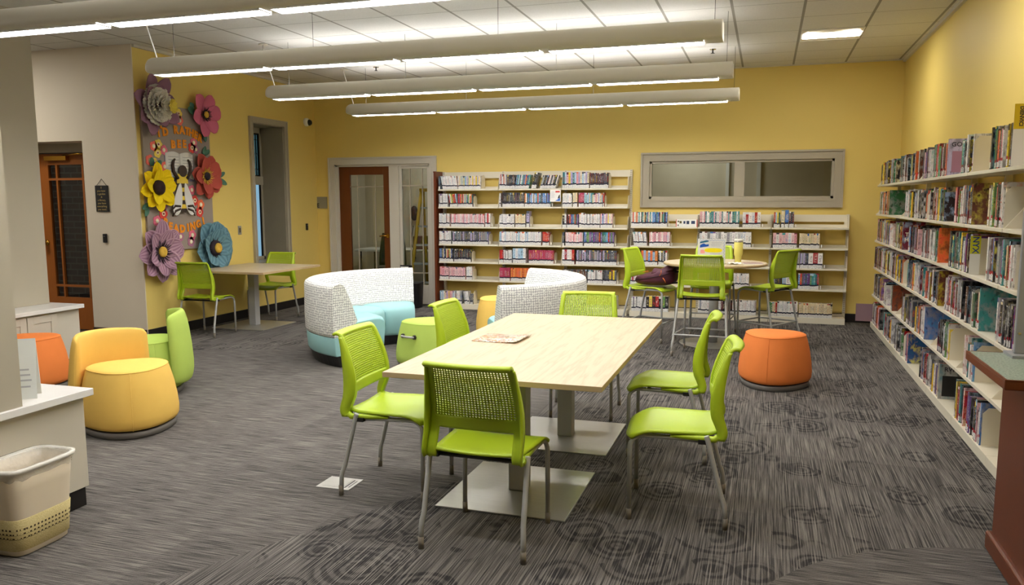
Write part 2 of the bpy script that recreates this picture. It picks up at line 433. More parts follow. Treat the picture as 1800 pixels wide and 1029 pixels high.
# ---- office door and sidelight
m = MB(); frame_mb(m, DX0, DX1, 0, DZ, .11, YB, STEPS, False)
m.box(DX0, DX0+.045, YB, YB+.12, 0, DZ); m.box(DX1-.03, DX1, YB, YB+.12, 0, DZ); m.box(DX0, DX1, YB, YB+.12, DZ-.03, DZ)
m.box(-5.395, -5.24, YB-.012, YB+.12, 0, DZ-.03); struct('trim_2', m, TRIMW)
d1 = bpy.data.objects.new('door_1', None); COL.objects.link(d1); d1['kind'] = 'structure'; d1['label'] = 'brown wooden office door with one tall glass light'
y0, y1 = YB+.03, YB+.075
m = MB(); m.box(-6.255, -6.075, y0, y1, .01, 2.07); m.box(-5.51, -5.395, y0, y1, .01, 2.07); m.box(-6.075, -5.51, y0, y1, 1.95, 2.07); m.box(-6.075, -5.51, y0, y1, .01, .28)
m.build('door_leaf', CHERRY if False else wood('office_door_wood', rgb(106, 56, 22), rgb(82, 40, 14), 'z', .35, 1.0, False), d1, bevel=.004)
m = MB(); m.box(-6.075, -5.51, y0+.018, y0+.024, .28, 1.95); m.build('glass_pane', GLASS, d1)
m = MB()
for xx in (-5.95, -5.66): m.box(xx-.007, xx+.007, y0+.008, y0+.017, .28, 1.95)
for zz in (.45, 1.77): m.box(-6.075, -5.51, y0+.008, y0+.017, zz-.007, zz+.007)
m.build('glazing_bar', TRIMG, d1)
m = MB(); m.tube([(-5.452, y0-.01, 1.03), (-5.452, y0-.06, 1.03)], .012, 10); m.tube([(-5.452, y0-.06, 1.03), (-5.50, y0-.062, 1.032), (-5.56, y0-.055, 1.025)], .011, 10)
m.lathe([(.03, -.006), (.03, .006)], 20); 
b = len(m.v)-40
for i in range(b, len(m.v)):
    x, y, z = m.v[i]; m.v[i] = (-5.452+x, y0-.006+z, 1.03+y)
m.build('door_handle', BRASS, d1)
s1 = bpy.data.objects.new('window_2', None); COL.objects.link(s1); s1['kind'] = 'structure'
m = MB(); m.box(-5.24, -5.20, YB+.02, YB+.07, 0, 2.07); m.box(-4.79, -4.76, YB+.02, YB+.07, 0, 2.07); m.box(-5.2, -4.79, YB+.02, YB+.07, 2.03, 2.07); m.box(-5.2, -4.79, YB+.02, YB+.07, .01, .30)
m.build('sidelight_frame', TRIMW, s1, bevel=.003)
m = MB(); m.box(-5.2, -4.79, YB+.04, YB+.046, .30, 2.03); m.build('pane', GLASS, s1)
m = MB()
for xx in (-5.07, -4.87): m.box(xx-.008, xx+.008, YB+.025, YB+.039, .30, 2.03)
for zz in (.48, 1.78): m.box(-5.2, -4.79, YB+.025, YB+.039, zz-.008, zz+.008)
m.build('glazing_bar', TRIMG, s1)
# ---- tall niche window in the side wall
w3 = bpy.data.objects.new('window_3', None); COL.objects.link(w3); w3['kind'] = 'structure'
def sidebox(mb, y0, y1, z0, z1, d, x=XL): mb.box(x, x+d, y0, y1, z0, z1)
m = MB()
for (a, b, d) in STEPS:
    w = .075; ya, yb, za, zb = NY0-w*(1-a), NY1+w*(1-a), NZ0-w*(1-a), NZ1+w*(1-a); yi, yj, zi, zj = NY0-w*(1-b), NY1+w*(1-b), NZ0-w*(1-b), NZ1+w*(1-b)
    sidebox(m, ya, yi, za, zb, d); sidebox(m, yj, yb, za, zb, d); sidebox(m, yi, yj, zj, zb, d); sidebox(m, yi, yj, za, zi, d)
m.build('window_trim', TRIMG, w3)
m = MB(); xr0 = XL-.40
m.box(xr0, XL, NY0, NY0+.012, NZ0, NZ1); m.box(xr0, XL, NY1-.012, NY1, NZ0, NZ1); m.box(xr0, XL, NY0, NY1, NZ1-.012, NZ1); m.box(xr0, XL, NY0, NY1, NZ0, NZ0+.012)
m.build('reveal', plain('reveal_grey', rgb(150, 142, 124), .5), w3)
xs = XL-.36
m = MB(); m.box(xs-.04, xs, NY0, NY0+.05, NZ0, NZ1); m.box(xs-.04, xs, NY1-.05, NY1, NZ0, NZ1); m.box(xs-.04, xs, NY0, NY1, NZ1-.09, NZ1); m.box(xs-.04, xs, NY0, NY1, NZ0, NZ0+.06); m.box(xs-.04, xs+.01, NY0, NY1, 1.79, 1.91)
m.build('sash_frame', TRIMG, w3, bevel=.004)
LEAD = plain('lead_came', rgb(20, 20, 20), .5)
m = MB(); g0, g1, z0, z1 = NY0+.05, NY1-.05, 1.91, NZ1-.09
m.box(xs-.028, xs-.008, g0, g0+.02, z0, z1); m.box(xs-.028, xs-.008, g1-.022, g1, z0, z1); m.box(xs-.028, xs-.008, g0, g1, z1-.022, z1); m.box(xs-.028, xs-.008, g0, g1, z0, z0+.02)
for yy in (g0+.12, g1-.12, g1-.07): m.box(xs-.024, xs-.012, yy-.004, yy+.004, z0, z1)
for zz in (z1-.09, z1-.29, z0+.1): m.box(xs-.024, xs-.012, g0, g1, zz-.004, zz+.004)
m.build('leaded_bars', LEAD, w3)
m = MB(); m.box(xs-.022, xs-.014, g0, g1, z0, z1); m.build('upper_pane', glass('old_green_glass', (.30, .38, .36), .08, .05), w3)
m = MB(); m.box(xs-.028, xs-.008, g1-.02, g1, NZ0+.06, 1.79); m.build('lower_bar', LEAD, w3)
m = MB(); m.box(xs-.022, xs-.014, g0, g1, NZ0+.06, 1.79); m.build('lower_pane', glass('clear_lower_glass', (.86, .92, .95), .03, .05), w3)
# ---- entry door, deep in the cream wall
d2 = bpy.data.objects.new('door_2', None); COL.objects.link(d2); d2['kind'] = 'structure'; d2['label'] = 'honey wood entry door with a gridded glass light'
ED = YF+.30
m = MB(); m.box(EX0, EX0+.06, ED-.03, ED+.08, 0, EZ); m.box(EX1-.04, EX1, ED-.03, ED+.08, 0, EZ); m.box(EX0, EX1, ED-.03, ED+.08, 2.13, EZ)
m.build('door_frame', TRIMG, d2)
dx0, dx1 = EX0+.06, EX1-.04
m = MB(); m.box(dx0, dx0+.165, ED, ED+.045, .01, 2.12); m.box(dx1-.165, dx1, ED, ED+.045, .01, 2.12); m.box(dx0+.165, dx1-.165, ED, ED+.045, 1.99, 2.12); m.box(dx0+.165, dx1-.165, ED, ED+.045, .01, .40)
m.build('door_leaf', OAKD, d2, bevel=.003)
m = MB(); g0, g1 = dx0+.165, dx1-.165
for xx in (g0+.13, g1-.13): m.box(xx-.013, xx+.013, ED-.004, ED+.03, .40, 1.99)
for zz in (.54, 1.82): m.box(g0, g1, ED-.006, ED+.032, zz-.013, zz+.013)
m.build('glazing_bar', OAKD, d2)
m = MB(); m.box(g0, g1, ED+.018, ED+.024, .40, 1.99); m.build('glass_pane', glass('door_night_glass', (.75, .75, .75), .10, .02), d2)
m = MB(); m.lathe([(.034, 0), (.034, .012), (.014, .014), (.014, .05), (.028, .055), (.034, .07), (.028, .088), (.012, .092)], 20)
m.move(lambda p: (dx0+.075+p.x, ED-p.z, 1.06+p.y)); m.build('door_knob', BRASS, d2)
m = MB(); m.box(dx0+.17, dx0+.5, ED-.055, ED-.004, 2.04, 2.09); m.tube([(dx0+.45, ED-.04, 2.10), (dx0+.75, ED-.12, 2.105), (dx0+.86, ED-.02, 2.105)], .010, 8)
m.build('door_closer', BRASS, d2)
# brick building outside the entry door
def brick():
    t = NT('night_brick'); t.set(.9, 0, .2)
    bk = t.add('ShaderNodeTexBrick'); cmb = t.add('ShaderNodeCombineXYZ')
    sep = t.add('ShaderNodeSeparateXYZ'); t.link(t.pos(), sep.inputs[0]); t.link(sep.outputs[0], cmb.inputs[0]); t.link(sep.outputs[2], cmb.inputs[1])
    t.link(cmb.outputs[0], bk.inputs['Vector']); bk.inputs['Scale'].default_value = 1.0
    bk.inputs['Brick Width'].default_value = .23; bk.inputs['Row Height'].default_value = .085; bk.inputs['Mortar Size'].default_value = .008
    bk.inputs['Color1'].default_value = rgb(96, 60, 48)+(1,); bk.inputs['Color2'].default_value = rgb(70, 44, 38)+(1,); bk.inputs['Mortar'].default_value = rgb(120, 112, 100)+(1,)
    t.col(bk.outputs['Color']); return t.m
m = MB(); m.box(-10.6, -7.12, 8.9, 9.05, -.1, 3.4); struct('wall_outside', m, brick())
# office behind the back wall
OFFW = plain('office_wall_paint', rgb(214, 204, 182), .7)
m = MB(); m.box(-6.9, XR, 13.0, 13.1, 0, 2.8); struct('wall_office_back', m, OFFW)
m = MB(); m.box(-7.0, -6.9, YB+.14, 13.1, 0, 2.8); struct('wall_office_left', m, OFFW)
m = MB(); m.box(XR, XR+.1, YB+.14, 13.1, 0, 2.8); struct('wall_office_right', m, OFFW)
m = MB(); m.box(-7, XR+.1, YB+.14, 13.1, 2.7, 2.8); struct('ceiling_office', m, OFFW)
m = MB(); m.box(-3.1, -3.0, YB+.14, 13.0, 0, 2.7); struct('wall_office_partition', m, OFFW)
# pillars
m = MB(); m.box(-4.05, -3.245, 1.90, 2.74, .6125, ZC); struct('pillar_near', m, GREYP)
m = MB(); m.box(-7.3, -6.42, 4.85, 5.79, .602, ZC); struct('pillar_far', m, GREYP)
# ------------------------------------------------------------------ chairs
def back_profile():
    return [(.425, -.200), (.445, -.206), (.47, -.203), (.50, -.190), (.53, -.176), (.56, -.170), (.60, -.168), (.64, -.171), (.68, -.179), (.72, -.191), (.76, -.206), (.80, -.222), (.835, -.238), (.851, -.250), (.860, -.265), (.859, -.281), (.851, -.290)]
def prof_at(z_t):
    pr = PROF; f = z_t*(len(pr)-1); i = min(int(f), len(pr)-2); k = f-i
    return pr[i][0]*(1-k)+pr[i+1][0]*k, pr[i][1]*(1-k)+pr[i+1][1]*k
PROF = back_profile()
# arc-length resample
def resample(pr, n):
    L = [0]
    for a, b in zip(pr, pr[1:]): L.append(L[-1]+math.hypot(b[0]-a[0], b[1]-a[1]))
    out = []
    for k in range(n+1):
        s = L[-1]*k/n; i = 0
        while i < len(pr)-2 and L[i+1] < s: i += 1
        f = (s-L[i])/(L[i+1]-L[i]); out.append((pr[i][0]*(1-f)+pr[i+1][0]*f, pr[i][1]*(1-f)+pr[i+1][1]*f))
    return out
def chair_mesh_parts(root, dz, stool):
    # seat shell
    def seat(u, v):
        s = 2*u-1
        w = .200+.026*math.sin(v*PI*.5)-.0*v
        y = -.205+v*.445-.030*abs(s)**5*(1 if v > .5 else 0)*(v-.5)*2
        z = .447+.010*s*s-.010*(1-s*s)*math.sin(PI*min(1, v*1.1))
        if v > .72: z -= .040*((v-.72)/.28)**2
        if v < .12: z += .012*((.12-v)/.12)
        return (s*w, y, z+dz)
    m = MB(); m.grid(seat, 16, 18); m.build('seat', LIME, root, solid=.014, off=-1)
    # backrest frame and perforated field
    N = 44; pr = resample(PROF, N)
    def hw(z):
        t = (z-.425)/(.86-.425)
        return .224-.026*t+.006*math.sin(t*PI)
    NX = 30
    def P(i, j):
        z, y = pr[j]; s = 2*i/NX-1; t = j/N
        c = .022*math.sin(min(1, max(0, (t-.1)/.5))*PI*.5)
        return (s*hw(z), y-c*(1-s*s)+.0, z+dz)
    solid_m, perf = MB(), MB()
    idx = {}
    def vid(mb, key, p):
        k = (id(mb), key)
        if k not in idx: idx[k] = len(mb.v); mb.v.append(tuple(p))
        return idx[k]
    for j in range(N):
        for i in range(NX):
            za = pr[j][0]; below = j < N*.40
            open_ = 3 <= i < NX-3 and 3 <= j < 12
            if open_: continue
            if j < 3 and 3 <= i < NX-3: continue
            q = [(i, j), (i+1, j), (i+1, j+1), (i, j+1)]
            hole = 2 <= i < NX-2 and 17 <= j < 39
            mb = perf if hole else solid_m
            c = [vid(mb, k, P(*k)) for k in q]
            if not hole: mb.face(c, 0, True)
            else:
                pts = [Vector(P(*k)) for k in q]; o = sum(pts, Vector())/4
                mid = [(pts[a]+pts[(a+1) % 4])/2 for a in range(4)]
                d = []
                for a in range(4):
                    d.append(len(mb.v)); mb.v.append(tuple(o+(mid[a]-o)*.80))
                for a in range(4):
                    mb.face((c[a], c[(a+1) % 4], d[a]), 0, True)
                    mb.face((c[(a+1) % 4], d[(a+1) % 4], d[a]), 0, True)
    bk = solid_m.build('backrest', LIME, root, solid=.016, off=0, bevel=.0)
    perf.build('perforated_panel', LIME, bk, solid=.005, off=0)
    # side flanges give the frame its depth
    for s in (-1, 1):
        m = MB(); c0 = []; J = list(range(0, 40))
        for j in J:
            z, y = pr[j]; tt = j/40; dp = .012+.042*math.sin(PI*min(1, .18+tt*.82))**1.2
            x = s*hw(z); c0.append(((x, y+.004, z+dz), (x+s*.004, y-dp, z+dz)))
        m.grid(lambda u, v: Vector(c0[round(v*(len(J)-1))][0]).lerp(Vector(c0[round(v*(len(J)-1))][1]), u), 2, len(J)-1)
        m.build('side_flange', LIME, bk, solid=.009, off=0)
    # rails that wrap under the seat
    for s in (-1, 1):
        m = MB(); m.tube([(s*.205, .02, .432+dz), (s*.21, -.12, .428+dz), (s*.218, -.185, .428+dz), (s*.222, -.203, .445+dz)], [.010, .014, .017, .014], 8); m.build('side_rail', LIME, bk)
    # legs
    for s in (-1, 1):
        m = MB(); zt = .424+dz
        pts = [(s*.216, .212, .012)]
        pts += [(s*.214, .212, zt-.06)]
        for k in range(1, 6):
            a = k/5*PI/2; pts.append((s*(.214-.002*k), .212-.06+.06*math.cos(a), zt-.06+.06*math.sin(a)))
        pts += [(s*.20, .0, zt-.004), (s*.195, -.13, zt-.012)]
        m.tube(pts, .0115, 10); lg = m.build('leg', SILV, root)
        m = MB(); m.tube([(s*.216, .212, 0), (s*.216, .212, .055)], .0128, 10); m.build('glide', GLIDE, lg)
        m = MB(); hb = .13
        fx, fy = (.242, -.240) if not stool else (.268, -.262)
        m.tube([(s*fx, fy-.004, .012), (s*(fx-.001), fy, hb-.03), (s*(fx-.003), fy+.006, hb), (s*(fx-.007), fy+.018, hb+.03), (s*.232, -.150, .44+dz), (s*.2315, -.147, .447+dz)], .0122, 10); lg = m.build('leg', SILV, root)
        m = MB(); m.tube([(s*fx, fy-.004, 0), (s*fx, fy-.004, .055)], .0132, 10); m.build('glide', GLIDE, lg)
    m = MB(); m.tube([(-.195, -.13, .412+dz), (.195, -.13, .412+dz)], .010, 8); m.tube([(-.205, .10, .420+dz), (.205, .10, .420+dz)], .010, 8)
    m.box(-.235, -.19, -.16, -.11, .405+dz, .425+dz); m.box(.19, .235, -.16, -.11, .405+dz, .425+dz)
    m.build('under_frame', DARKM, root)
    if stool:
        m = MB(); zz = .215
        fr, rr = .215, .265
        m.tube([(-fr, .212, zz), (fr, .212, zz)], .009, 8)
        m.tube([(-fr, .212, zz), (-rr, -.235, zz)], .009, 8); m.tube([(fr, .212, zz), (rr, -.235, zz)], .009, 8)
        m.tube([(-rr, -.235, zz-.0), (rr, -.235, zz)], .009, 8)
        m.build('footrest', SILV, root)
CH_G = None
chair0 = thing('side_chair', '', 'chair')
chair_mesh_parts(chair0, 0.0, False)
chairs = [
    ((-1.178, 3.370, 0), R(-1.5), 'lime green chair seen from behind at the near end of the long table'),
    ((-1.865, 3.86, 0), R(-88), 'lime green chair standing over the metal floor plate, side of the long table'),
    ((-1.83, 5.04, 0), R(-91), 'lime green chair beside the green ottoman, mostly hidden by the long table'),
    ((-.395, 3.975, 0), R(94), 'lime green chair nearest the bookcase aisle, right side of long table'),
    ((-.545, 4.92, 0), R(91), 'lime green chair behind its twin on the right side of the long table'),
    ((-1.235, 5.64, 0), R(186), 'lime green chair at the far end of the long table, facing the camera'),
    ((-6.235, 7.79, 0), R(3), 'lime green chair by the small wall table, below the blue paper flower'),
    ((-6.27, 9.12, 0), R(178), 'lime green chair beyond the small wall table, under the tall window'),
]
for i, (loc, rz, lab) in enumerate(chairs): place(chair0, loc, rz, lab, i == 0)
stool0 = thing('counter_stool', '', 'stool')
chair_mesh_parts(stool0, .158, True)
stools = [
    ((-.575, 8.24, 0), R(-3), 'lime green stool nearest the camera at the round table, back turned'),
    ((-1.20, 8.93, 0), R(-104), 'lime green stool with the maroon backpack on its seat'),
    ((.03, 9.22, 0), R(58), 'lime green stool behind the orange ottoman, turned away at the round table'),
    ((-.57, 9.44, 0), R(180), 'lime green stool beyond the round table, half hidden by the paper sign'),
]
for i, (loc, rz, lab) in enumerate(stools): place(stool0, loc, rz, lab, i == 0)

# ------------------------------------------------------------------ tables
def pedestal_table(name, label, x0, x1, y0, y1, cols, bw, bd, ztop=.735, ang=0):
    t = thing(name, label, 'table', ((x0+x1)/2, (y0+y1)/2, 0), ang)
    hx, hy = (x1-x0)/2, (y1-y0)/2
    m = MB(); m.box(-hx, hx, -hy, hy, ztop-.026, ztop, mats=[1, 0, 1, 1, 1, 1])
    m.build('tabletop', [ASH, ASHE], t, bevel=.002)
    for cx, cy in cols:
        m = MB(); m.box(cx-bw, cx+bw, cy-bd, cy+bd, 0.001, .009); b = m.build('base_plate', BRUSH, t, bevel=.002)
        m = MB(); m.box(cx-.048, cx+.048, cy-.048, cy+.048, .009, ztop-.032); m.build('column', SILV, b, bevel=.004)
        m = MB(); m.box(cx-.22, cx+.22, cy-.22, cy+.22, ztop-.034, ztop-.0265); m.build('mounting_plate', DARKM, b)
    return t
pedestal_table('conference_table', 'long pale ash laminate table on two square steel bases, ringed by lime chairs', -1.735, -.663, 3.395, 5.52, [(-.02, -.49), (-.02, .56)], .34, .365, .735, 0.0)
pedestal_table('wall_table', 'small pale ash table against the yellow wall under the blue paper flower', -6.58, -5.50, 7.85, 9.09, [(-.06, .02)], .37, .36)
t = thing('counter_table', 'round pale ash counter-height table with a grey disc base', 'table', (-.51, 8.85, 0))
m = MB(); m.lathe([(.535, .862), (.545, .866), (.545, .884), (.541, .889)], 72, mat=1, cap1=False); m.lathe([(.541, .889), (0.001, .889)], 72, mat=0, cap0=False, cap1=False, smooth=False)
m.build('tabletop', [ASH, ASHE], t)
m = MB(); m.lathe([(.355, .001), (.36, .004), (.355, .010), (.05, .016)], 56); b = m.build('base_plate', BRUSH, t)
m = MB(); m.lathe([(.05, .014), (.05, .855)], 28); m.build('column', DARKM if False else SILV, b)
m = MB(); m.lathe([(.05, .84), (.24, .852), (.24, .8615)], 28); m.build('mounting_plate', DARKM, b)

# things on the tables
m = MB()
def mag(u, v):
    x = -.14+u*.28; y = -.13+v*.27
    return (x, y, .0012+.006*max(0, u-.55)**2*8)
def magazine_mat():
    t = NT('magazine_cover'); t.set(.3, 0, .5)
    p = t.obj(); vo = t.add('ShaderNodeTexVoronoi'); vo.inputs['Scale'].default_value = 34
    n = t.noise(p, 14, 2); ad = t.mix(.35, p, n.outputs['Color']); t.link(ad, vo.inputs['Vector'])
    s = t.add('ShaderNodeSeparateColor'); t.link(vo.outputs['Color'], s.inputs[0])
    t.col(t.ramp(s.outputs[0], [(0, rgb(170, 84, 50)), (.2, rgb(206, 156, 92)), (.4, rgb(232, 226, 214)), (.6, rgb(226, 222, 210)), (.75, rgb(150, 70, 48)), (.88, rgb(150, 146, 96)), (1, rgb(236, 230, 218))])); return t.m
m.grid(mag, 12, 2); o = m.build('magazine', magazine_mat(), None, (-1.475, 4.44, .735), (0, 0, R(-2)), solid=.003, off=1)
tag(o, 'glossy magazine with an orange and white cover on the long table', 'magazine')
# paper sign on the round table
t = thing('table_sign', 'white paper sign in a clear stand with blue and yellow blotches on the round table', 'sign', (-.535, 8.62, .889), R(-4))
m = MB(); m.box(-.142, .142, -.003, .003, .006, .262); m.build('sheet', PAPER, t)
m = MB(); m.box(-.150, .150, -.006, -.004, 0, .270); m.box(-.150, .150, -.006, .08, 0, .003); m.build('acrylic_stand', glass('acrylic', (.97, .97, .97), .03), t)
BLUEI, YELI, PINKI, GREYI = plain('blue_ink', rgb(24, 84, 176), .7), plain('yellow_ink', rgb(246, 226, 10), .7), plain('pink_ink', rgb(236, 160, 152), .7), plain('grey_ink', rgb(176, 178, 184), .7)
TEALI, LAV = plain('teal_ink', rgb(40, 106, 140), .7), plain('lavender_ink', rgb(164, 176, 214), .7)
def fl(pts, z0=-.0042, z1=-.0032): 
    mb = MB(); mb.poly(pts, z0, z1, 0, lambda p: (p[0], p[2], p[1])); return mb
fl([(-.122, .212), (-.03, .232), (-.035, .250), (-.118, .232)]).build('teal_banner', TEALI, t)
fl([(-.122, .168), (-.03, .184), (-.028, .206), (-.06, .202), (-.08, .214), (-.118, .198)]).build('blue_banner', BLUEI, t)
fl([(-.115, .108), (-.07, .108), (-.068, .128), (-.082, .148), (-.112, .145)]).build('pink_picture', PINKI, t)
ov = [(.018+.092*math.copysign(abs(math.cos(a))**.5, math.cos(a)), .143+.023*math.sin(a)) for a in [2*PI*k/28 for k in range(28)]]
fl(ov).build('yellow_bubble', YELI, t)
for k, (x0, x1, z) in enumerate([(.0, .11, .225), (.0, .115, .212), (-.01, .10, .199), (.0, .09, .186), (-.02, .09, .106)]):
    fl([(x0, z), (x1, z), (x1, z+.003), (x0, z+.003)]).build('text_line', GREYI, t)
m = MB(); pts = []
for k in range(41): pts.append((-.125+.25*k/40, -.004, .247+.006*math.sin(k*1.3)))
for k in range(30): pts.append((.128+.006*math.sin(k*1.3), -.004, .245-.2*k/29))
m.tube(pts, .0022, 5); m.build('scribble_border', LAV, t)
# tumbler
t = thing('tumbler', 'pale yellow insulated tumbler with white lid and straw on the round table', 'tumbler', (-.268, 8.80, .889))
m = MB(); m.lathe([(.030, 0), (.032, .006), (.034, .07), (.043, .088), (.045, .10), (.045, .222), (.043, .226)], 32); m.build('cup', plain('pale_yellow_coat', rgb(236, 226, 120), .45), t)
m = MB(); m.lathe([(.0452, .222), (.0452, .232)], 32); m.build('steel_rim', CHROME, t)
m = MB(); m.lathe([(.046, .232), (.047, .25), (.042, .256), (.01, .258)], 32); l = m.build('lid', WHITEP, t)
m = MB(); m.tube([(-.018, 0, .255), (-.020, 0, .305)], .005, 10); m.build('straw', plain('clear_straw', rgb(230, 232, 226), .3), l)
# papers by the tumbler
m = MB(); m.box(-.10, .10, -.07, .07, 0, .012, mats=[1, 0, 1, 1, 1, 1]); o = m.build('notebook', [plain('mauve_cover', rgb(150, 116, 124), .5), PAPER], None, (-.12, 8.68, .889), (0, 0, R(14)))
tag(o, 'mauve covered notebook lying beside the yellow tumbler', 'notebook')
def crump(u, v):
    return ((u-.5)*.13, (v-.5)*.10, .004+.018*abs(math.sin(u*7+v*3))*abs(math.cos(v*6-u*2)))
m = MB(); m.grid(crump, 10, 8); o = m.build('tissue', PAPER, None, (-.30, 8.62, .889), (0, 0, .3), solid=.002, off=1)
tag(o, 'crumpled white tissue in front of the yellow tumbler', 'tissue')
# backpack
bp = thing('backpack', 'maroon nylon backpack slumped on the left-hand stool', 'backpack', (-1.140, 8.913, .614), R(-14))
def sack(u, v):
    a = 2*PI*u; b = PI*(v-.5)
    cx, sx = math.cos(a), math.sin(a); cb, sb = math.cos(b), math.sin(b)
    e = lambda q, k: math.copysign(abs(q)**k, q)
    x = .235*e(cb, .6)*e(cx, .65); y = .15*e(cb, .6)*e(sx, .7); z = .092+.088*e(sb, .75)
    k = .5+.5*x/.235
    z = z*(.62+.58*k) + .012*math.sin(11*x+5*y)*max(0, sb)*(1 if v > .5 else 0) + .008*math.sin(23*y-9*x)*max(0, sb)
    return (x, y, max(0.002, z))
m = MB(); m.grid(sack, 48, 24); body = m.build('bag_body', MAROON, bp)
m = MB()
def flap(u, v):
    x = -.02+u*.245; y = (v-.5)*.24; k = .5+.5*x/.235
    return (x, y, .188*(.62+.58*k)+.012+.012*math.sin(9*u+4*v)-.055*(2*v-1)**2)
m.grid(flap, 14, 10); m.build('top_flap', MAROON, bp, solid=.008)
m = MB(); m.tube([(.20, -.02, .16), (.27, -.03, .165), (.30, -.035, .11), (.285, -.04, .05), (.20, -.05, .04)], .011, 8); m.build('shoulder_strap', plain('black_webbing', rgb(34, 24, 32), .7), bp)
OR = plain('orange_cord', rgb(228, 120, 50), .6)
for pts in ([(.09, -.155, .115), (.11, -.150, .15), (.105, -.135, .18)], [(.13, -.148, .10), (.15, -.145, .075), (.16, -.145, .05)], [(-.05, -.12, .165), (-.12, -.10, .15)]):
    m = MB(); m.tube(pts, .004, 6); m.build('zip_pull', OR, bp)
m = MB(); m.tube([(-.20, -.13, .06), (-.05, -.155, .09), (.10, -.160, .12), (.20, -.12, .15)], .004, 6); m.build('zip', plain('dark_zip', rgb(40, 14, 26), .6), body)

# ------------------------------------------------------------------ ottomans and poufs
def tri(a, k=.07, ph=0.0): return 1+k*math.cos(3*(a-ph))
def pouf(name, label, cat, loc, rz, mat, s=1.0, handle=False, back=None, ph=0.0):
    t = thing(name, label, cat, (loc[0], loc[1], 0), rz)
    sh = lambda a: tri(a, .068, ph)
    m = MB(); m.lathe([(.262*s, .001), (.272*s, .004), (.275*s, .040), (.268*s, .046)], 48, shape=sh); m.build('base_disc', OTBASE, t)
    m = MB(); m.lathe([(.25*s, .044), (.25*s, .060)], 48, shape=sh); m.build('shadow_gap', BLACK, t)
    pr = [(.262*s, .054), (.282*s, .062), (.292*s, .085), (.294*s, .13), (.287*s, .21), (.273*s, .30), (.256*s, .375), (.243*s, .42), (.238*s, .434)]
    m = MB(); m.lathe(pr, 60, shape=sh, cap1=False); m.build('upholstered_body', mat, t)
    m = MB(); m.lathe([(.238*s, .434), (.232*s, .441), (.222*s, .446), (.15*s, .456), (.07*s, .460), (.001, .461)], 60, shape=sh, cap0=False); top = m.build('seat_top', mat, t)
    m = MB()
    ring = [(.2385*s*sh(2*PI*k/60)*math.cos(2*PI*k/60), .2385*s*sh(2*PI*k/60)*math.sin(2*PI*k/60), .4345) for k in range(61)]
    m.tube(ring, .0028, 6, caps=False); m.build('piping', mat, top)
    for k in range(3):
        a = ph+2*PI*k/3; m = MB()
        m.tube([((r*s+.0005)*sh(a)*math.cos(a), (r*s+.0005)*sh(a)*math.sin(a), z) for r, z in pr[1:]], .0022, 5); m.build('seam', mat, t)
    if handle:
        a = handle; m = MB(); r0 = .271*s*sh(a)
        ct = Vector((math.cos(a), math.sin(a), 0)); tn = Vector((-math.sin(a), math.cos(a), 0))
        p = [ct*r0*.985+tn*(-.075)+Vector((0, 0, .325)), ct*(r0+.028)+tn*(-.07)+Vector((0, 0, .325)), ct*(r0+.036)+Vector((0, 0, .325)), ct*(r0+.028)+tn*.07+Vector((0, 0, .325)), ct*r0*.985+tn*.075+Vector((0, 0, .325))]
        m.tube(p, .010, 10); h = m.build('handle', SILV, t)
        for q in (p[0], p[-1]):
            m = MB(); m.tube([q+ct*.004, q+ct*.020], [.021, .019], 14); m.build('grommet', DARKM, h)
    if back is not None:
        # wrap-round back cushion: a rounded slab following the body over +-60 degrees
        a0, a1 = back-R(58), back+R(58); rs = []
        K = 26
        for k in range(K+1):
            u = k/K; a = a0+(a1-a0)*u
            e = math.sin(PI*min(1, max(0, u)))**.22 if 0 < u < 1 else 0.0
            e = max(e, .12)
            ring = []
            for q in range(22):
                th = 2*PI*q/22; cs, sn = math.cos(th), math.sin(th)
                g = lambda w, p_: math.copysign(abs(w)**p_, w)
                lz = g(sn, .62); lr = g(cs, .7)
                z = .375+.295*lz*(.80+.20*e)
                r = (.318 - .035*max(0, (z-.2))/.45)*s + .052*lr*e*(1-.18*max(0, lz))
                ring.append((r*sh(a)*math.cos(a), r*sh(a)*math.sin(a), z))
            rs.append(ring)
        m = MB(); m.rings(rs, 0, True, True, True); m.build('back_cushion', mat, t)
    return t
pouf('ottoman', 'orange ottoman on a grey disc, alone on the carpet by the bookcase', 'ottoman', (.105, 6.97), 0, ORANGE, 1.0, ph=R(-100))
pouf('ottoman', 'orange ottoman in front of the low grey cabinet and far pillar', 'ottoman', (-5.785, 4.97), 0, ORANGE, .97, ph=R(-60))
pouf('ottoman', 'yellow ottoman half hidden behind the right-hand curved sofa', 'ottoman', (-2.90, 8.64), 0, YELF, .98, ph=R(-100))
pouf('ottoman', 'green ottoman with a silver pull handle between sofa and long table', 'ottoman', (-2.97, 6.78), 0, GRNF, 1.0, handle=R(-112), ph=R(-52))
pouf('pouf_chair', 'yellow upholstered pouf seat with a low wrap-round back by the counter', 'pouf chair', (-4.12, 4.30), 0, YELF, 1.05, back=R(165), ph=R(-45))
pouf('pouf_chair', 'green upholstered pouf seat with its curved back turned to the room', 'pouf chair', (-4.78, 5.20), 0, GRNF, 1.0, back=R(42), ph=R(-35))

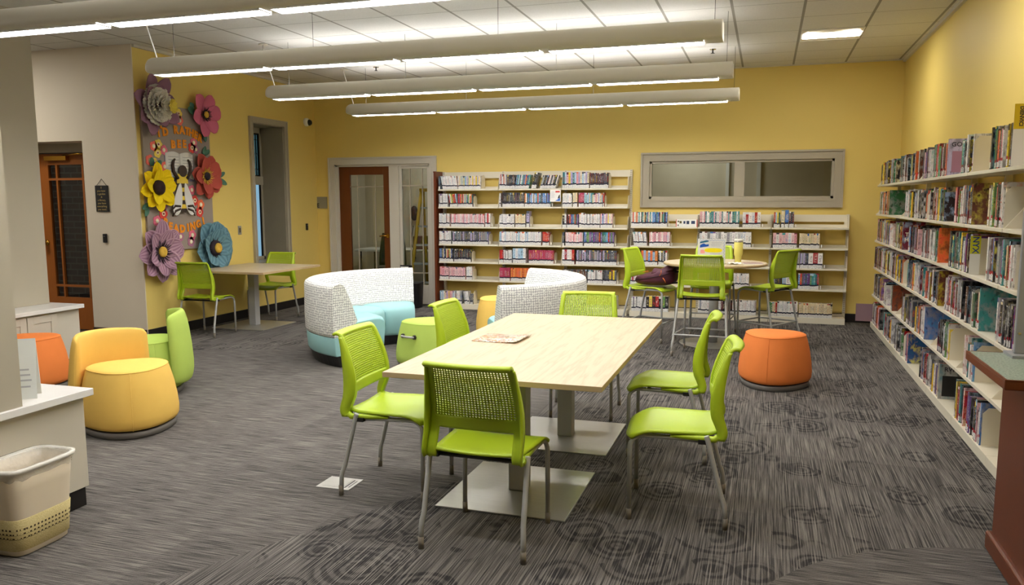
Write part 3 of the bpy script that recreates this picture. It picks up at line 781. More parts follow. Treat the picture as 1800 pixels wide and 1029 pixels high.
# ------------------------------------------------------------------ curved sofas (three 45 degree modules each)
def sofa(name, label, cx, cy, a0, mods=3, span=45.0):
    t = thing(name, label, 'sofa', (cx, cy, 0))
    ro, ri = 1.10, .42
    def pt(r, a, z): return (r*math.cos(a), r*math.sin(a), z)
    A0, A1 = R(a0), R(a0+mods*span)
    # plinth
    n = 30
    rs = []
    for k in range(n+1):
        a = A0+(A1-A0)*k/n; rs.append([pt(.50, a, .001), pt(ro-.05, a, .001), pt(ro-.015, a, .108), pt(.48, a, .108)])
    m = MB(); m.rings(rs, 0, False); m.build('plinth', BLACK, t)
    # seat modules, each with a bowed front edge
    for q in range(mods):
        b0, b1 = R(a0+q*span)+.004, R(a0+(q+1)*span)-.004
        rs = []; K = 14
        for k in range(K+1):
            u = k/K; a = b0+(b1-b0)*u
            bow = .055*math.sin(PI*u)**.7 if 0 < u < 1 else 0
            f = ri+.035-bow; edge = .022*(1-min(1, min(u, 1-u)*7))**2
            ring = [pt(f+.05, a, .105), pt(ro-.012, a, .105), pt(ro, a, .125), pt(ro+.012, a, .285), pt(ro-.02, a, .30), pt(.83, a, .425-edge), pt(.60, a, .432-edge), pt(f+.07, a, .425-edge), pt(f+.028, a, .408-edge), pt(f+.006, a, .37), pt(f, a, .30), pt(f+.02, a, .14)]
            rs.append(ring)
        m = MB(); m.rings(rs, 0, True); m.build('seat_cushion', TEAL, t, bevel=.008)
    # back, one upholstered module above each seat module
    for q in range(mods):
        b0, b1 = R(a0+q*span)+.001, R(a0+(q+1)*span)-.001
        rs = []; K = 10; uv = {}
        prof = [(.82, .418), (.835, .45), (.885, .58), (.945, .70), (.975, .755), (1.0, .778), (1.04, .786), (1.085, .782), (1.112, .765), (1.12, .74), (1.123, .60), (1.125, .45), (1.122, .32), (1.112, .288), (.95, .30)]
        L = [0]
        for p, q2 in zip(prof, prof[1:]): L.append(L[-1]+math.hypot(q2[0]-p[0], q2[1]-p[1]))
        for k in range(K+1):
            a = b0+(b1-b0)*k/K; rs.append([pt(r, a, z) for r, z in prof])
        np_ = len(prof)
        m = MB(); m.rings(rs, 0, True, False, False, True, uvf=lambda i, j: ((b0+(b1-b0)*i/K)*1.05, L[j] if j < np_ else L[-1]+.15))
        o1 = m
        for end, a in ((0, b0), (K, b1)):
            b = len(m.v); m.v += [tuple(p) for p in rs[end]]
            f = [b+j for j in range(np_)]
            m.face(f if end else list(reversed(f)), 0, False, [(prof[j][0], prof[j][1]) for j in (range(np_) if end else reversed(range(np_)))])
        m.build('backrest', GRID, t)
    return t
sofa('curved_sofa', 'curved aqua sofa with grid-patterned back, beside the small wall table', -3.42, 7.50, 116.5)
sofa('curved_sofa', 'curved aqua sofa whose grid-patterned back faces the long table', -2.83, 7.77, -60.0)
# ------------------------------------------------------------------ pendant lights
LAMP = emit('lamp_diffuser', (1.0, .98, .95), 40.0)
UPL = emit('lamp_uplight', (1.0, .98, .95), 14.0)
HOUS = plain('pendant_housing', rgb(214, 208, 192), .35, 0, .5, .01, 2)
LOUV = plain('louvre_blade', rgb(235, 235, 232), .3)
def pendant(label, x0, x1, y, z, cords=True):
    t = thing('pendant_light', label, 'light', ((x0+x1)/2, y, z), 0, 'linear pendant lights')
    h = (x1-x0)/2
    # section: domed sides, open slot above, lens below
    half = [(.072, -.018), (.088, -.010), (.096, .0), (.0985, .02), (.098, .045), (.092, .072), (.082, .094), (.070, .109), (.060, .117), (.050, .104)]
    sec = half+[(-p[0], p[1]) for p in reversed(half)]
    rs = []
    for (xx, s) in [(-h, .30), (-h+.015, .62), (-h+.045, .86), (-h+.09, 1.0), (h-.03, 1.0), (h-.012, 1.0), (h, .98)]:
        rs.append([(xx, p[0]*s, .04+(p[1]-.04)*s) for p in sec])
    m = MB(); m.rings(rs, 0, True, True, True); m.build('housing', HOUS, t)
    L = (2*h-.24)/4
    for k in range(4):
        a = -h+.10+k*(L+.02); b = a+L-.05
        m = MB(); m.box(a, b, -.060, .060, -.020, -.0185); ln = m.build('lens', LAMP, t)
        m = MB(); nb = 24
        for q in range(nb+1):
            xx = a+(b-a)*q/nb; m.box(xx-.0015, xx+.0015, -.060, .060, -.029, -.0205)
        m.box(a, b, -.064, -.060, -.030, -.018); m.box(a, b, .060, .064, -.030, -.018)
        m.build('louvre', LOUV, ln)
    m = MB(); m.box(-h+.2, h-.2, -.044, .044, .105, .109); m.build('uplight_slot', UPL, t)
    top = ZC-z
    for xx in (-h+.28, -h+1.66, h-1.66, h-.06):
        m = MB(); m.tube([(xx, 0, .11), (xx, 0, top)], .0018, 5); m.build('suspension_wire', DARKM, t)
    if cords:
        m = MB(); m.tube([(-h+.10, 0, .10), (-h+.085, 0, .16), (-h+.02, 0, top-.22), (-h-.03, 0, top-.05), (-h-.03, 0, top)], .006, 6); c = m.build('power_cord', WHITEP, t)
        m = MB(); m.lathe([(.05, top-.012), (.05, top)], 16, -h-.03, 0); m.build('canopy', HOUS, c)
    return t
pendant('long pendant light closest to the camera, cut off by both picture edges', -5.25, -.33, 4.18, 2.68)
pendant('second long pendant light from the camera, its domed end over the flower board', -5.25, -.33, 5.93, 2.68)
pendant('third long pendant light from the camera, hung above the two sofas', -5.25, -.33, 7.70, 2.68)
pendant('farthest long pendant light, closest to the back bookcases', -5.25, -.33, 9.45, 2.68)
# unseen pendant added behind the camera to light the near room
pendant('added unseen long pendant light behind the camera position', -5.25, -.33, 2.40, 2.68)
TROF = emit('troffer_diffuser', (1.0, .96, .88), 46.0)
def troffer(label, cx, cy):
    t = thing('ceiling_light', label, 'light', (cx, cy, ZC))
    m = MB()
    for a, b, c, d in ((-.295, .295, -.295, -.275), (-.295, .295, .275, .295), (-.295, -.275, -.275, .275), (.275, .295, -.275, .275)): m.box(a, b, c, d, -.008, -.0005)
    m.build('frame', WHITEP, t)
    m = MB(); m.box(-.275, .275, -.12, .12, -.012, -.002); m.build('diffuser', TROF, t)
    m = MB(); m.grid(lambda u, v: (-.275+.55*u, -.275+.175*v, -.002-.008*v), 1, 4); m.grid(lambda u, v: (-.275+.55*u, .10+.175*v, -.010+.008*v), 1, 4); m.build('reflector', plain('lit_reflector', rgb(240, 228, 204), .3), t, solid=.001)
    return t
troffer('square recessed ceiling light near the right-hand wall', .575, 9.075)
troffer('added unseen square recessed ceiling light nearer than the visible one', .575, 6.02)  # out of view, added to light the near part of the room
troffer('added unseen square recessed ceiling light above the reading desk end', .575, 2.97)  # likewise an unseen addition, for light at the near end
troffer('added unseen square recessed ceiling light before the cream wall, beyond the pillar', -8.575, 5.415)  # unseen troffer added to brighten the cream wall
troffer('added unseen square recessed ceiling light over the far counter aisle', -8.575, 2.97)  # added out of view to light the left zone
troffer('added unseen square recessed ceiling light closest to the cream wall', -8.575, 6.025)  # one more unseen light, added to lift the dark cream wall
# sprinklers, cable bundle
for lab, px, py in (('small ceiling sprinkler beyond the end of the second pendant', 1253, 91), ('small ceiling sprinkler between second and third pendants', 661, 122)):
    p = at_z(px, py, ZC-.03); t = thing('sprinkler', lab, 'sprinkler', (p.x, p.y, ZC))
    m = MB(); m.lathe([(.035, -.006), (.035, -.0005)], 16); m.build('escutcheon', CHROME, t)
    m = MB(); m.lathe([(.008, -.045), (.008, -.006)], 8); m.lathe([(.002, -.050), (.022, -.048), (.022, -.045)], 10); m.build('sprinkler_head', DARKM, t)

# ------------------------------------------------------------------ low cabinets, pillars' counters
def cabinet(name, label, x1, y1, x0, y0, ztop, doors, kick=.10):
    t = thing(name, label, 'cabinet', (x1, y1, 0))
    lx, ly = x1-x0, y1-y0
    m = MB(); m.box(-lx, -.05, -ly, -.02, 0.001, kick); m.build('toe_kick', BASEB, t)
    m = MB(); m.box(-lx, -.04, -ly, -.005, kick, ztop-.036); m.build('carcass', CABG, t, bevel=.002)
    for (ya, yb) in doors:
        m = MB(); a, b = ya-y1, yb-y1; z0, z1 = kick+.012, ztop-.055
        m.box(-.04, -.026, a, b, z0, z1); w = .062
        m.box(-.026, -.018, a, a+w, z0, z1); m.box(-.026, -.018, b-w, b, z0, z1); m.box(-.026, -.018, a+w, b-w, z1-w, z1); m.box(-.026, -.018, a+w, b-w, z0, z0+w)
        m.build('door', CABG, t, bevel=.001)
    return t
def counter(name, label, x1, y1, x0, y0, ztop):
    m = MB(); m.box(x0, x1, y0, y1, ztop-.036, ztop); o = m.build(name, QUARTZ, None, bevel=.003); tag(o, label, 'countertop')
cabinet('low_cabinet', 'low grey cabinet behind the wastebasket, under the nearest white countertop', -3.235, 3.115, -4.30, .6, .612, [])
counter('countertop', 'white stone countertop holding the folded paper sign, nearest the camera', -3.225, 3.13, -4.32, .6, .612)
cabinet('low_cabinet', 'low grey cabinet with panelled doors behind the far-left orange ottoman', -6.085, 5.84, -7.20, 3.6, .600, [(4.93, 5.255), (5.265, 5.57)])
counter('countertop', 'white stone countertop around the far pillar, before the entry door', -6.075, 5.855, -7.22, 3.6, .600)
# folded sign on the near counter
t = thing('tent_sign', 'folded white paper tent sign standing on the near white countertop', 'sign', (-3.405, 2.875, .612), R(38))
m = MB(); m.box(-.075, .075, -.002, .002, 0, .285); m.move(lambda p: (p.x, p.y+.055*(1-p.z/.285), p.z)); m.build('back_leaf', PAPER, t)
m = MB(); m.box(-.075, .075, -.002, .002, 0, .285); m.move(lambda p: (p.x*(1-.0*p.z), p.y-.055*(1-p.z/.285), p.z)); f = m.build('front_leaf', plain('pale_sign_paper', rgb(226, 230, 228), .7), t)
for k, (z, w) in enumerate([(.135, .045), (.11, .05), (.085, .055), (.055, .05)]):
    m = MB(); m.box(-w*.6, w, -.0006, .0006, z, z+.008); m.move(lambda p: (p.x, p.y-.0580+.055*p.z/.285, p.z)); m.build('text_line', GREYI, f)

# wastebasket
t = thing('wastebasket', 'cream plastic wastebasket with a woven straw band against the near cabinet', 'wastebasket', (-3.143, 2.65, 0), R(2))
def rr(hx, hy, z, n=40, p=.42):
    return [(hx*math.copysign(abs(math.cos(a))**p, math.cos(a)), hy*math.copysign(abs(math.sin(a))**p, math.sin(a)), z) for a in [2*PI*k/n+.001 for k in range(n)]]
CR = plain('cream_plastic', rgb(230, 215, 190), .4, 0, .5, .02, 5)
m = MB(); m.rings([rr(.080, .135, .001), rr(.086, .141, .006), rr(.090, .146, .05), rr(.108, .168, .30), rr(.114, .175, .392)], 0, True, True, False); m.build('bin_body', CR, t, solid=.003, off=-1)
m = MB(); m.rings([rr(.114, .175, .388), rr(.124, .186, .386), rr(.127, .189, .394), rr(.124, .186, .402), rr(.116, .177, .403), rr(.110, .171, .398), rr(.110, .171, .388)], 0, True, False, False); m.build('rim', WHITEP, t)
def weave():
    t = NT('woven_straw'); t.set(.8)
    p = t.obj(); s = t.add('ShaderNodeSeparateXYZ'); t.link(p, s.inputs[0]); M = t.math
    n = t.noise(t.scale(p, 140, 140, 300), 1.0, 2.0)
    base = t.mix(n.outputs[0], rgb(178, 156, 92), rgb(234, 220, 168))
    row = None
    for zc in (.088, .108, .128):
        f = M('LESS_THAN', M('ABSOLUTE', M('SUBTRACT', s.outputs[2], zc)), .0045)
        row = f if row is None else M('MAXIMUM', row, f)
    chk = t.add('ShaderNodeTexChecker'); chk.inputs['Scale'].default_value = 105.0; t.link(p, chk.inputs['Vector'])
    t.col(t.mix(M('MULTIPLY', row, chk.outputs['Fac']), base, rgb(60, 44, 20)))
    t.bump(n.outputs[0], .6, .003); return t.m
m = MB(); m.rings([rr(.0905, .1465, .028), rr(.093, .149, .030), rr(.103, .1615, .172), rr(.1005, .159, .175)], 0, True, False, False); m.build('woven_band', weave(), t)
LIN = NT('bin_liner'); LIN.set(.25, 0, .5); LIN.col(rgb(236, 232, 222)); LIN.bsdf.inputs['Alpha'].default_value = .45
nn = LIN.noise(LIN.obj(), 30, 3); LIN.bump(nn.outputs[0], .8, .01)
m = MB()
def lr(hx, hy, z, a, f): 
    return [(x*(1+a*math.sin(f*k)), y*(1+a*math.cos(f*k*1.3)), z+a*.5*math.sin(f*k*.7)) for k, (x, y, z) in enumerate(rr(hx, hy, z))]
m.rings([lr(.1135, .175, .352, .012, 2.1), lr(.1175, .179, .375, .006, 1.7), lr(.1285, .1905, .388, 0, 1), lr(.1285, .1905, .4045, 0, 1), lr(.112, .173, .405, 0, 1), lr(.100, .160, .34, .02, 2.3), lr(.085, .14, .24, .05, 1.9), lr(.05, .08, .19, .05, 2)], 0, True, False, True)
m.build('liner_bag', LIN.m, t)
m = MB(); m.grid(lambda u, v: ((u-.5)*.09+.03, (v-.5)*.07+.06, .235+.03*math.sin(u*5)*math.cos(v*4)), 8, 8); m.build('crumpled_litter', PAPER, t, solid=.004)

# ------------------------------------------------------------------ desk at the right
t = thing('service_desk', 'cherry wood service desk with a speckled green laminate top', 'desk', (1.02, 3.88, 0))
m = MB(); m.box(-.012, .52, -.62, -.0, 0.08, .845); m.build('side_panel', CHERRY, t, bevel=.003)
m = MB(); m.box(-.035, .52, -.64, .018, 0.001, .085); m.move(lambda p: p); m.build('plinth', CHERRY, t, bevel=.012, seg=3)
def speck():
    t = NT('green_speckle_laminate'); t.set(.35)
    n = t.noise(t.obj(), 120, 2); t.col(t.ramp(n.outputs[0], [(.35, rgb(106, 122, 112)), (.5, rgb(138, 152, 140)), (.65, rgb(158, 170, 158))])); return t.m
m = MB(); m.box(-.140, .51, -.545, .055, .880, .884); m.build('desktop', speck(), t)
m = MB(); m.box(-.150, .52, -.555, .065, .845, .8805); m.build('wood_edge', CHERRY, t, bevel=.004)
m = MB(); m.box(-.150, .52, -.555, -.545, .8805, .8845); m.box(-.150, -.140, -.545, .065, .8805, .8845); m.box(-.140, .52, .055, .065, .8805, .8845); m.build('edge_strip', CHERRY, t)
# grey post standing on the desk at the picture's right edge
t = thing('grey_post', 'narrow grey metal panel standing at the far edge of the green desk', 'panel', (1.122, 3.86, .8846))
m = MB(); m.box(-.09, .09, -.012, .012, .012, .62); m.build('panel_body', plain('panel_grey', rgb(150, 152, 156), .45, .2), t, bevel=.004)
m = MB(); m.box(-.11, .11, -.07, .07, 0, .012); m.build('foot', plain('panel_grey', rgb(150, 152, 156), .45, .2), t)
m = MB(); m.lathe([(.006, 0), (.006, .004)], 10); m.move(lambda p: (-.075+p.x, -.012-p.z, .10+p.y)); m.build('screw', CHROME, t)

# floor plate
t = thing('floor_outlet', 'square brushed metal floor outlet plate under a lime chair leg', 'floor outlet', (-2.195, 3.76, 0), R(0))
m = MB(); m.box(-.10, .10, -.085, .085, .0005, .004); m.build('cover_plate', BRUSH, t, bevel=.001)
m = MB(); m.box(-.075, .05, -.06, .06, .004, .0052); l = m.build('hinged_lid', BRUSH, t)
m = MB(); m.box(.058, .066, -.06, .06, .004, .0046); m.box(.078, .083, -.05, .05, .004, .0046); m.build('cable_slot', BLACK, t)

# ------------------------------------------------------------------ wall fittings
def on_side(p): return (XL, p.y, p.z)
p = at_x(421, 405, XL); t = thing('wall_switch', 'brushed metal switch plate beside the tall niche window', 'switch', (XL, p.y, p.z))
m = MB(); m.box(0.0005, .006, -.035, .035, -.058, .058); m.build('plate', BRUSH, t, bevel=.002)
m = MB(); m.box(.006, .012, -.012, .012, -.03, .03); m.build('rocker', plain('switch_brown', rgb(96, 84, 62), .5), t)
p = at_x(538.5, 399, XL); t = thing('card_reader', 'black card reader on the yellow wall near the back corner', 'card reader', (XL, p.y, p.z))
m = MB(); m.box(0.0005, .022, -.022, .022, -.05, .05); m.build('reader_body', BLACK, t, bevel=.005)
m = MB(); m.box(.022, .0235, -.012, .012, .02, .026); m.build('indicator', plain('grey_led', rgb(120, 120, 120), .4), t)
p = at_y(186, 419, YF-.012); t = thing('card_reader', 'black card reader on the cream wall beneath the hanging plaque', 'card reader', (p.x, YF-.012, p.z))
m = MB(); m.box(-.024, .024, -.022, -.0005, -.05, .05); m.build('reader_body', BLACK, t, bevel=.005)
m = MB(); m.box(-.012, .012, -.0235, -.022, .02, .026); m.build('indicator', plain('grey_led', rgb(120, 120, 120), .4), t)
p = at_x(537, 215, XL); t = thing('security_camera', 'white dome security camera high on the yellow wall by the corner', 'camera', (XL, p.y, p.z))
m = MB(); m.lathe([(.062, 0.001), (.062, .03), (.05, .05), (.045, .055)], 24); m.move(lambda p: (p.z, p.x, p.y)); m.build('camera_housing', WHITEP, t)
m = MB(); m.lathe([(.046, .045), (.045, .065), (.034, .085), (.018, .096), (.001, .099)], 24); m.move(lambda p: (p.z, p.x+.012, p.y-.006)); m.build('lens_dome', BLACK, t)
p = at_y(566, 356.5, YB); t = thing('room_plate', 'square grey room plate lettered E beside the office door', 'sign', (p.x, YB, p.z))
m = MB(); m.box(-.095, .095, -.008, -.0005, -.09, .09); m.build('plate', plain('plate_grey', rgb(140, 134, 116), .5), t, bevel=.002)
text('lettering', 'E', .085, BLACK, t, (-.065, -.0088, -.045), (PI/2, 0, 0), .0006, bold=.003)
# hanging plaque
p0, p1 = at_y(170, 326, YF-.012), at_y(192, 373, YF-.012)
t = thing('hanging_plaque', 'small black wooden plaque hung by a cord on the cream wall', 'plaque', ((-7.14), YF-.012, 1.585))
m = MB(); m.box(-.088, .088, -.016, -.002, -.145, .148); m.build('board', plain('chalk_black', rgb(38, 36, 36), .7), t, bevel=.002)
GOLDI = plain('gold_ink', rgb(196, 170, 104), .5)
for k, s in enumerate(['If', 'you have', 'a garden', '&', 'a library,', 'you have', 'everything', 'you need.']):
    text('lettering', s, .032, GOLDI, t, (0, -.0168, .122-.0345*k), (PI/2, 0, 0), .0005)
m = MB(); m.tube([(-.07, -.008, .147), (0, -.004, .222), (.07, -.008, .147)], .0025, 6); m.build('hanging_cord', plain('cord_brown', rgb(60, 44, 34), .8), t)

# ------------------------------------------------------------------ paper flower display
bd = thing('display_board', 'taupe paper display board lettered about reading, ringed by big paper flowers', 'display board', (XL, 7.865, 1.815))
def SW(p): return (p[2], p[0], p[1])            # local (right, up, out) -> side wall axes
CY, CZ, BX = 7.865, 1.815, XL+.032
m = MB(); m.box(0.001, .030, -.56, .56, -.83, .83); m.build('backing_panel', plain('taupe_paper', rgb(150, 138, 130), .85, 0, .2, .02, 2), bd, bevel=.002)
def bpos(px, py):
    p = at_x(px, py, BX); return p.y-CY, p.z-CZ
LETT = plain('amber_card', rgb(232, 142, 26), .7)
LROT = (PI/2, 0, PI/2)
def letters(s):
    for ch, px, py, rot in s:
        y, z = bpos(px, py)
        me = text_mesh(ch, .122, .003, 'CENTER', .007); me.materials.clear(); me.materials.append(LETT); me.name = 'letter'
        o = bpy.data.objects.new('letter', me); COL.objects.link(o); o.parent = bd
        o.rotation_mode = 'XYZ'; o.matrix_local = Matrix.Translation((.036, y, z)) @ Matrix.Rotation(R(rot), 4, 'X') @ Matrix(((0, 0, 1, 0), (1, 0, 0, 0), (0, 1, 0, 0), (0, 0, 0, 1)))
letters([('I', 278.6, 234.5, 8), ("'", 283, 229, 8), ('D', 290, 232.5, 6), ('R', 308.7, 229, 2), ('A', 319.4, 229.5, 0), ('T', 328, 231.3, -5), ('H', 335.5, 234.2, -10), ('E', 343.3, 238, -15), ('R', 351, 243.4, -20),
         ('B', 303.8, 254.5, 0), ('E', 314, 254, 0), ('E', 323.6, 254, 0),
         ('R', 290.6, 391.7, -14), ('E', 299, 398.6, -10), ('A', 309, 402, -5), ('D', 320, 403, 0), ('I', 330, 401, 3), ('N', 338.3, 398.5, 7), ('G', 348.2, 394.5, 10), ('!', 357, 389, 14)])
FC = {'coral': rgb(232, 112, 98), 'yellow': rgb(240, 210, 96), 'pink': rgb(226, 112, 138), 'red': rgb(206, 64, 56), 'mauve': rgb(170, 110, 140), 'orange': rgb(232, 110, 70)}
FM = {k: plain('card_'+k, v, .8) for k, v in FC.items()}
for c, px, py, s in [('yellow', 313.5, 199.7, 1), ('pink', 306.7, 205, 1), ('coral', 315.5, 212, 1), ('coral', 269.8, 257, 1), ('yellow', 278, 254, 1.05), ('yellow', 276.6, 268.6, 1), ('pink', 287.5, 263.8, 1), ('coral', 263, 282, 1.1), ('yellow', 271, 287, 1.05), ('coral', 289, 293, 1), ('red', 337, 260, 1.1), ('pink', 340, 251, 1), ('mauve', 344, 263, .9), ('pink', 336.8, 334, 1), ('red', 342, 352.6, 1.1), ('orange', 352.6, 359.8, 1.1), ('red', 350.8, 373, 1.1), ('mauve', 287, 363, 1), ('red', 287, 376, 1.15), ('pink', 276, 388.7, 1.1), ('mauve', 317, 416, 1), ('pink', 338, 413.4, 1.1), ('mauve', 335.6, 425, 1.05)]:
    y, z = bpos(px, py); r = .058*s
    pts = []
    for k in range(48):
        a = 2*PI*k/48; q = r*(.80+.20*abs(math.cos(2.5*a))**.7*1.1); pts.append((q*math.cos(a), q*math.sin(a)))
    m = MB(); m.poly(pts, .031, .036, 0, lambda p: (p[2], p[0]+y, p[1]+z)); f = m.build('small_flower', FM[c], bd)
    m = MB(); m.poly([(r*.42*math.cos(2*PI*k/10), r*.42*math.sin(2*PI*k/10)) for k in range(10)], .036, .039, 0, lambda p: (p[2], p[0]+y, p[1]+z)); m.poly([(r*.2*math.cos(2*PI*k/10), r*.2*math.sin(2*PI*k/10)) for k in range(10)], .039, .041, 1, lambda p: (p[2], p[0]+y, p[1]+z))
    m.build('flower_eye', [plain('eye_pale', rgb(246, 230, 190), .8), plain('eye_dark', rgb(140, 60, 50), .8) if c in ('yellow', 'red') else plain('eye_white', rgb(250, 244, 236), .8)], f)
# open book cut-out and the bee
bx0, bz0 = bpos(292, 316); bx1, bz1 = bpos(338, 272)
t = thing('book_cutout', 'paper cut-out of an open book held by the bee on the display board', 'paper cutout', (XL+.031, CY+(bx0+bx1)/2, CZ+(bz0+bz1)/2))
hw_, hh = (bx1-bx0)/2, (bz1-bz0)/2
m = MB(); m.poly([(-hw_-.012, -hh-.012), (hw_+.012, -hh-.012), (hw_+.012, hh-.01), (-hw_-.012, hh-.01)], .001, .004, 0, SW); m.build('book_cover', plain('slate_paper', rgb(110, 104, 124), .8), t)
for s in (-1, 1):
    def pg(u, v): return (.006+.014*math.sin(PI*min(1, u*1.15)), s*hw_*u, -hh+.006+(2*hh-.01)*v+.022*math.sin(PI*u)*(1 if True else 0))
    m = MB(); m.grid(pg, 10, 1); pgo = m.build('page', PAPER, t, solid=.002, off=-s)
    for q in range(8):
        zz = hh-.045-q*.034
        m = MB(); m.box(.0225, .0235, s*hw_*.14 if s > 0 else -hw_*.88, s*hw_*.88 if s > 0 else -hw_*.14, zz, zz+.003); m.build('handwritten_line', plain('pen_ink', rgb(90, 90, 100), .8), pgo)
by, bz = bpos(317.5, 335)
bee = thing('bee_cutout', 'paper cut-out bee with white wings reading on the display board', 'paper cutout', (XL+.060, CY+by, CZ+bz))
BRN, BYE, WNG = plain('brown_card', rgb(58, 44, 36), .8), plain('bee_yellow_card', rgb(226, 196, 70), .8), plain('wing_card', rgb(228, 226, 224), .75)
def pp(mb, pts, z0, z1): mb.poly(pts, z0, z1, 0, SW); return mb
def ell(cx, cz, a, b, n=28, rot=0): return [(cx+a*math.cos(2*PI*k/n)*math.cos(rot)-b*math.sin(2*PI*k/n)*math.sin(rot), cz+a*math.cos(2*PI*k/n)*math.sin(rot)+b*math.sin(2*PI*k/n)*math.cos(rot)) for k in range(n)]
h0 = bpos(317, 301); hz = h0[1]-bz; hx = h0[0]-by
pp(MB(), ell(hx, hz, .072, .068), .004, .010).build('head', BRN, bee)
tz = bpos(318, 314.5)[1]-bz
pp(MB(), [(-.095, tz-.055), (.095, tz-.055), (.085, tz+.055), (-.085, tz+.055)], .003, .008).build('thorax', BYE, bee)
zt, zb = tz-.055, bpos(320, 374)[1]-bz
n = 7
for k in range(n):
    z1, z0 = zt+(zb-zt)*k/n, zt+(zb-zt)*(k+1)/n
    w1, w0 = (.055+.02*math.sin(PI*k/n)), (.055+.02*math.sin(PI*(k+1)/n)) if k < n-1 else .03
    pp(MB(), [(-w0, z0), (w0, z0), (w1, z1), (-w1, z1)], .002, .006).build('abdomen_stripe', BRN if k % 2 == 0 else BYE, bee)
for s in (-1, 1):
    pts = [(s*.02, tz-.05)]
    for k in range(15):
        a = PI*k/14; pts.append((s*(.085+.0+.072*math.cos(PI-a*1.0)*(1)), zb-.02+.055-.06*math.sin(a)))
    pts = [(s*.012, tz-.055), (s*.055, tz-.055), (s*.115, zt+(zb-zt)*.45), (s*.165, zt+(zb-zt)*.78), (s*.160, zb+.0), (s*.125, zb-.035), (s*.085, zb-.02), (s*.055, zt+(zb-zt)*.80), (s*.032, zt+(zb-zt)*.4)]
    zc_ = (tz-.05+zb-.03)/2; la = abs(tz-.05-(zb-.03))/2; pts = []
    for k in range(36):
        a = 2*PI*k/36; vz = math.cos(a); wx = .066*math.sin(a)*(1-.42*vz)
        pts.append((s*(.088-.045*vz)+s*wx, zc_+la*vz))
    pp(MB(), pts if s < 0 else list(reversed(pts)), .008, .012).build('wing', WNG, bee)
    m = MB(); m.tube([SW((s*.075, tz+.0, .006)), SW((s*.14, tz+.08, .006)), SW((s*.15, tz+.15, .007)), SW((s*.135, tz+.20, .007)), SW((s*.11, tz+.225, .007))], [.020, .019, .017, .015, .010], 8); m.build('arm', BRN, bee)
    for dz, dy in ((.05, .21), (-.01, .19)):
        m = MB(); m.tube([SW((s*.06, zb+.05+dz*.5, .003)), SW((s*.15, zb+.03+dz, .003)), SW((s*dy, zb-.03+dz, .003))], [.016, .018, .006], 8); m.build('leg', BRN, bee)

GRL = plain('leaf_card', rgb(70, 110, 92), .8); GOLDT = plain('gold_tissue', rgb(214, 172, 66), .7, 0, .3, .1, 30)
BLKT = plain('black_tissue', rgb(40, 28, 36), .8)
def striped(name, c1, c2, f):
    t = NT(name); t.set(.8, 0, .2)
    uv = t.add('ShaderNodeUVMap').outputs[0]; s = t.add('ShaderNodeSeparateXYZ'); t.link(uv, s.inputs[0])
    w = t.math('SINE', t.math('MULTIPLY', s.outputs[0], f)); w = t.math('MULTIPLY', t.math('ADD', w, 1.0), .5)
    t.col(t.mix(w, c1, c2)); return t.m
def petal(mb, ang, R0, R1, W, lift, tip, curl, mat=0, pleat=0):
    ca, sa = math.cos(ang), math.sin(ang)
    def f(u, v):
        s = 2*u-1
        w = W*(math.sin(PI*min(1, (.16+.84*v)**tip))**.55 if v < .999 else .03)
        r = R0+(R1-R0)*v
        x = s*w; out = lift*math.sin(v*PI*.62)+curl*v*v-.22*w*(s*s)*(1 if curl < 0 else -1)+pleat*math.sin(s*9)*(.2+v)
        return SW((r*ca-x*sa, r*sa+x*ca, out))
    return mb.grid(f, 10, 10, mat, True, lambda u, v: (u, v))
def leaf(parent, pts, name='leaf'):
    for (y, z, ang, L, W) in pts:
        m = MB(); petal(m, 0, 0, L, W, .01, 1.0, .01)
        o = m.build(name, GRL, parent, (0.004, y, z), (ang, 0, 0), solid=.002)
def flower(label, px, py, layers, mats, centre, leaves=(), ox=.07):
    p = at_x(px, py, XL+.06); t = thing('paper_flower', label, 'paper flower', (XL+.034, p.y, p.z))
    for (n, ph, R1, W, lift, tip, curl, mi, pl, off) in layers:
        angs = [R(q) for q in n] if isinstance(n, list) else [ph+2*PI*k/n+.08*math.sin(k*5) for k in range(n)]
        for k, an in enumerate(angs):
            m = MB(); petal(m, an, .02, R1*(1+.05*math.sin(k*3.7)), W, lift, tip, curl, 0, pl)
            m.build('petal', mats[mi], t, (off, 0, 0), solid=.0025)
    for (r, z, mt, kind) in centre:
        m = MB()
        if kind == 'fringe':
            for k in range(26):
                a = 2*PI*k/26; q = r*(1+.2*math.sin(k*4.1))
                m.tube([SW((r*.25*math.cos(a), r*.25*math.sin(a), z)), SW((q*.8*math.cos(a), q*.8*math.sin(a), z+.022)), SW((q*math.cos(a+.06), q*math.sin(a+.06), z+.036))], [.007, .006, .003], 5)
        elif kind == 'ruffle':
            rnd = random.Random(3)
            for ring, (rr_, nn_) in enumerate(((r, 17), (r*.84, 15), (r*.66, 12), (r*.46, 9), (r*.26, 6))):
                for k in range(nn_):
                    a = 2*PI*k/nn_+ring*.4
                    def f(u, v):
                        s = 2*u-1; q = rr_*(.35+.65*v); w = (.016+rr_*.20)*math.sin(PI*(.2+.5*v))
                        return SW((q*math.cos(a)-s*w*math.sin(a), q*math.sin(a)+s*w*math.cos(a), z+.026*ring+.055*v*(1-.25*v)+.012*math.sin(s*7+k*2)+.008*rnd.random()))
                    m.grid(f, 6, 5)
        elif kind == 'dome':
            m.lathe([(r, z), (r*.96, z+r*.35), (r*.7, z+r*.55), (r*.35, z+r*.5), (.001, z+r*.42)], 20); m.move(lambda p: (p.z, p.x*(1+.04*math.sin(9*math.atan2(p.y, p.x))), p.y))
        m.build('flower_centre', mt, t)
    leaf(t, leaves); return t
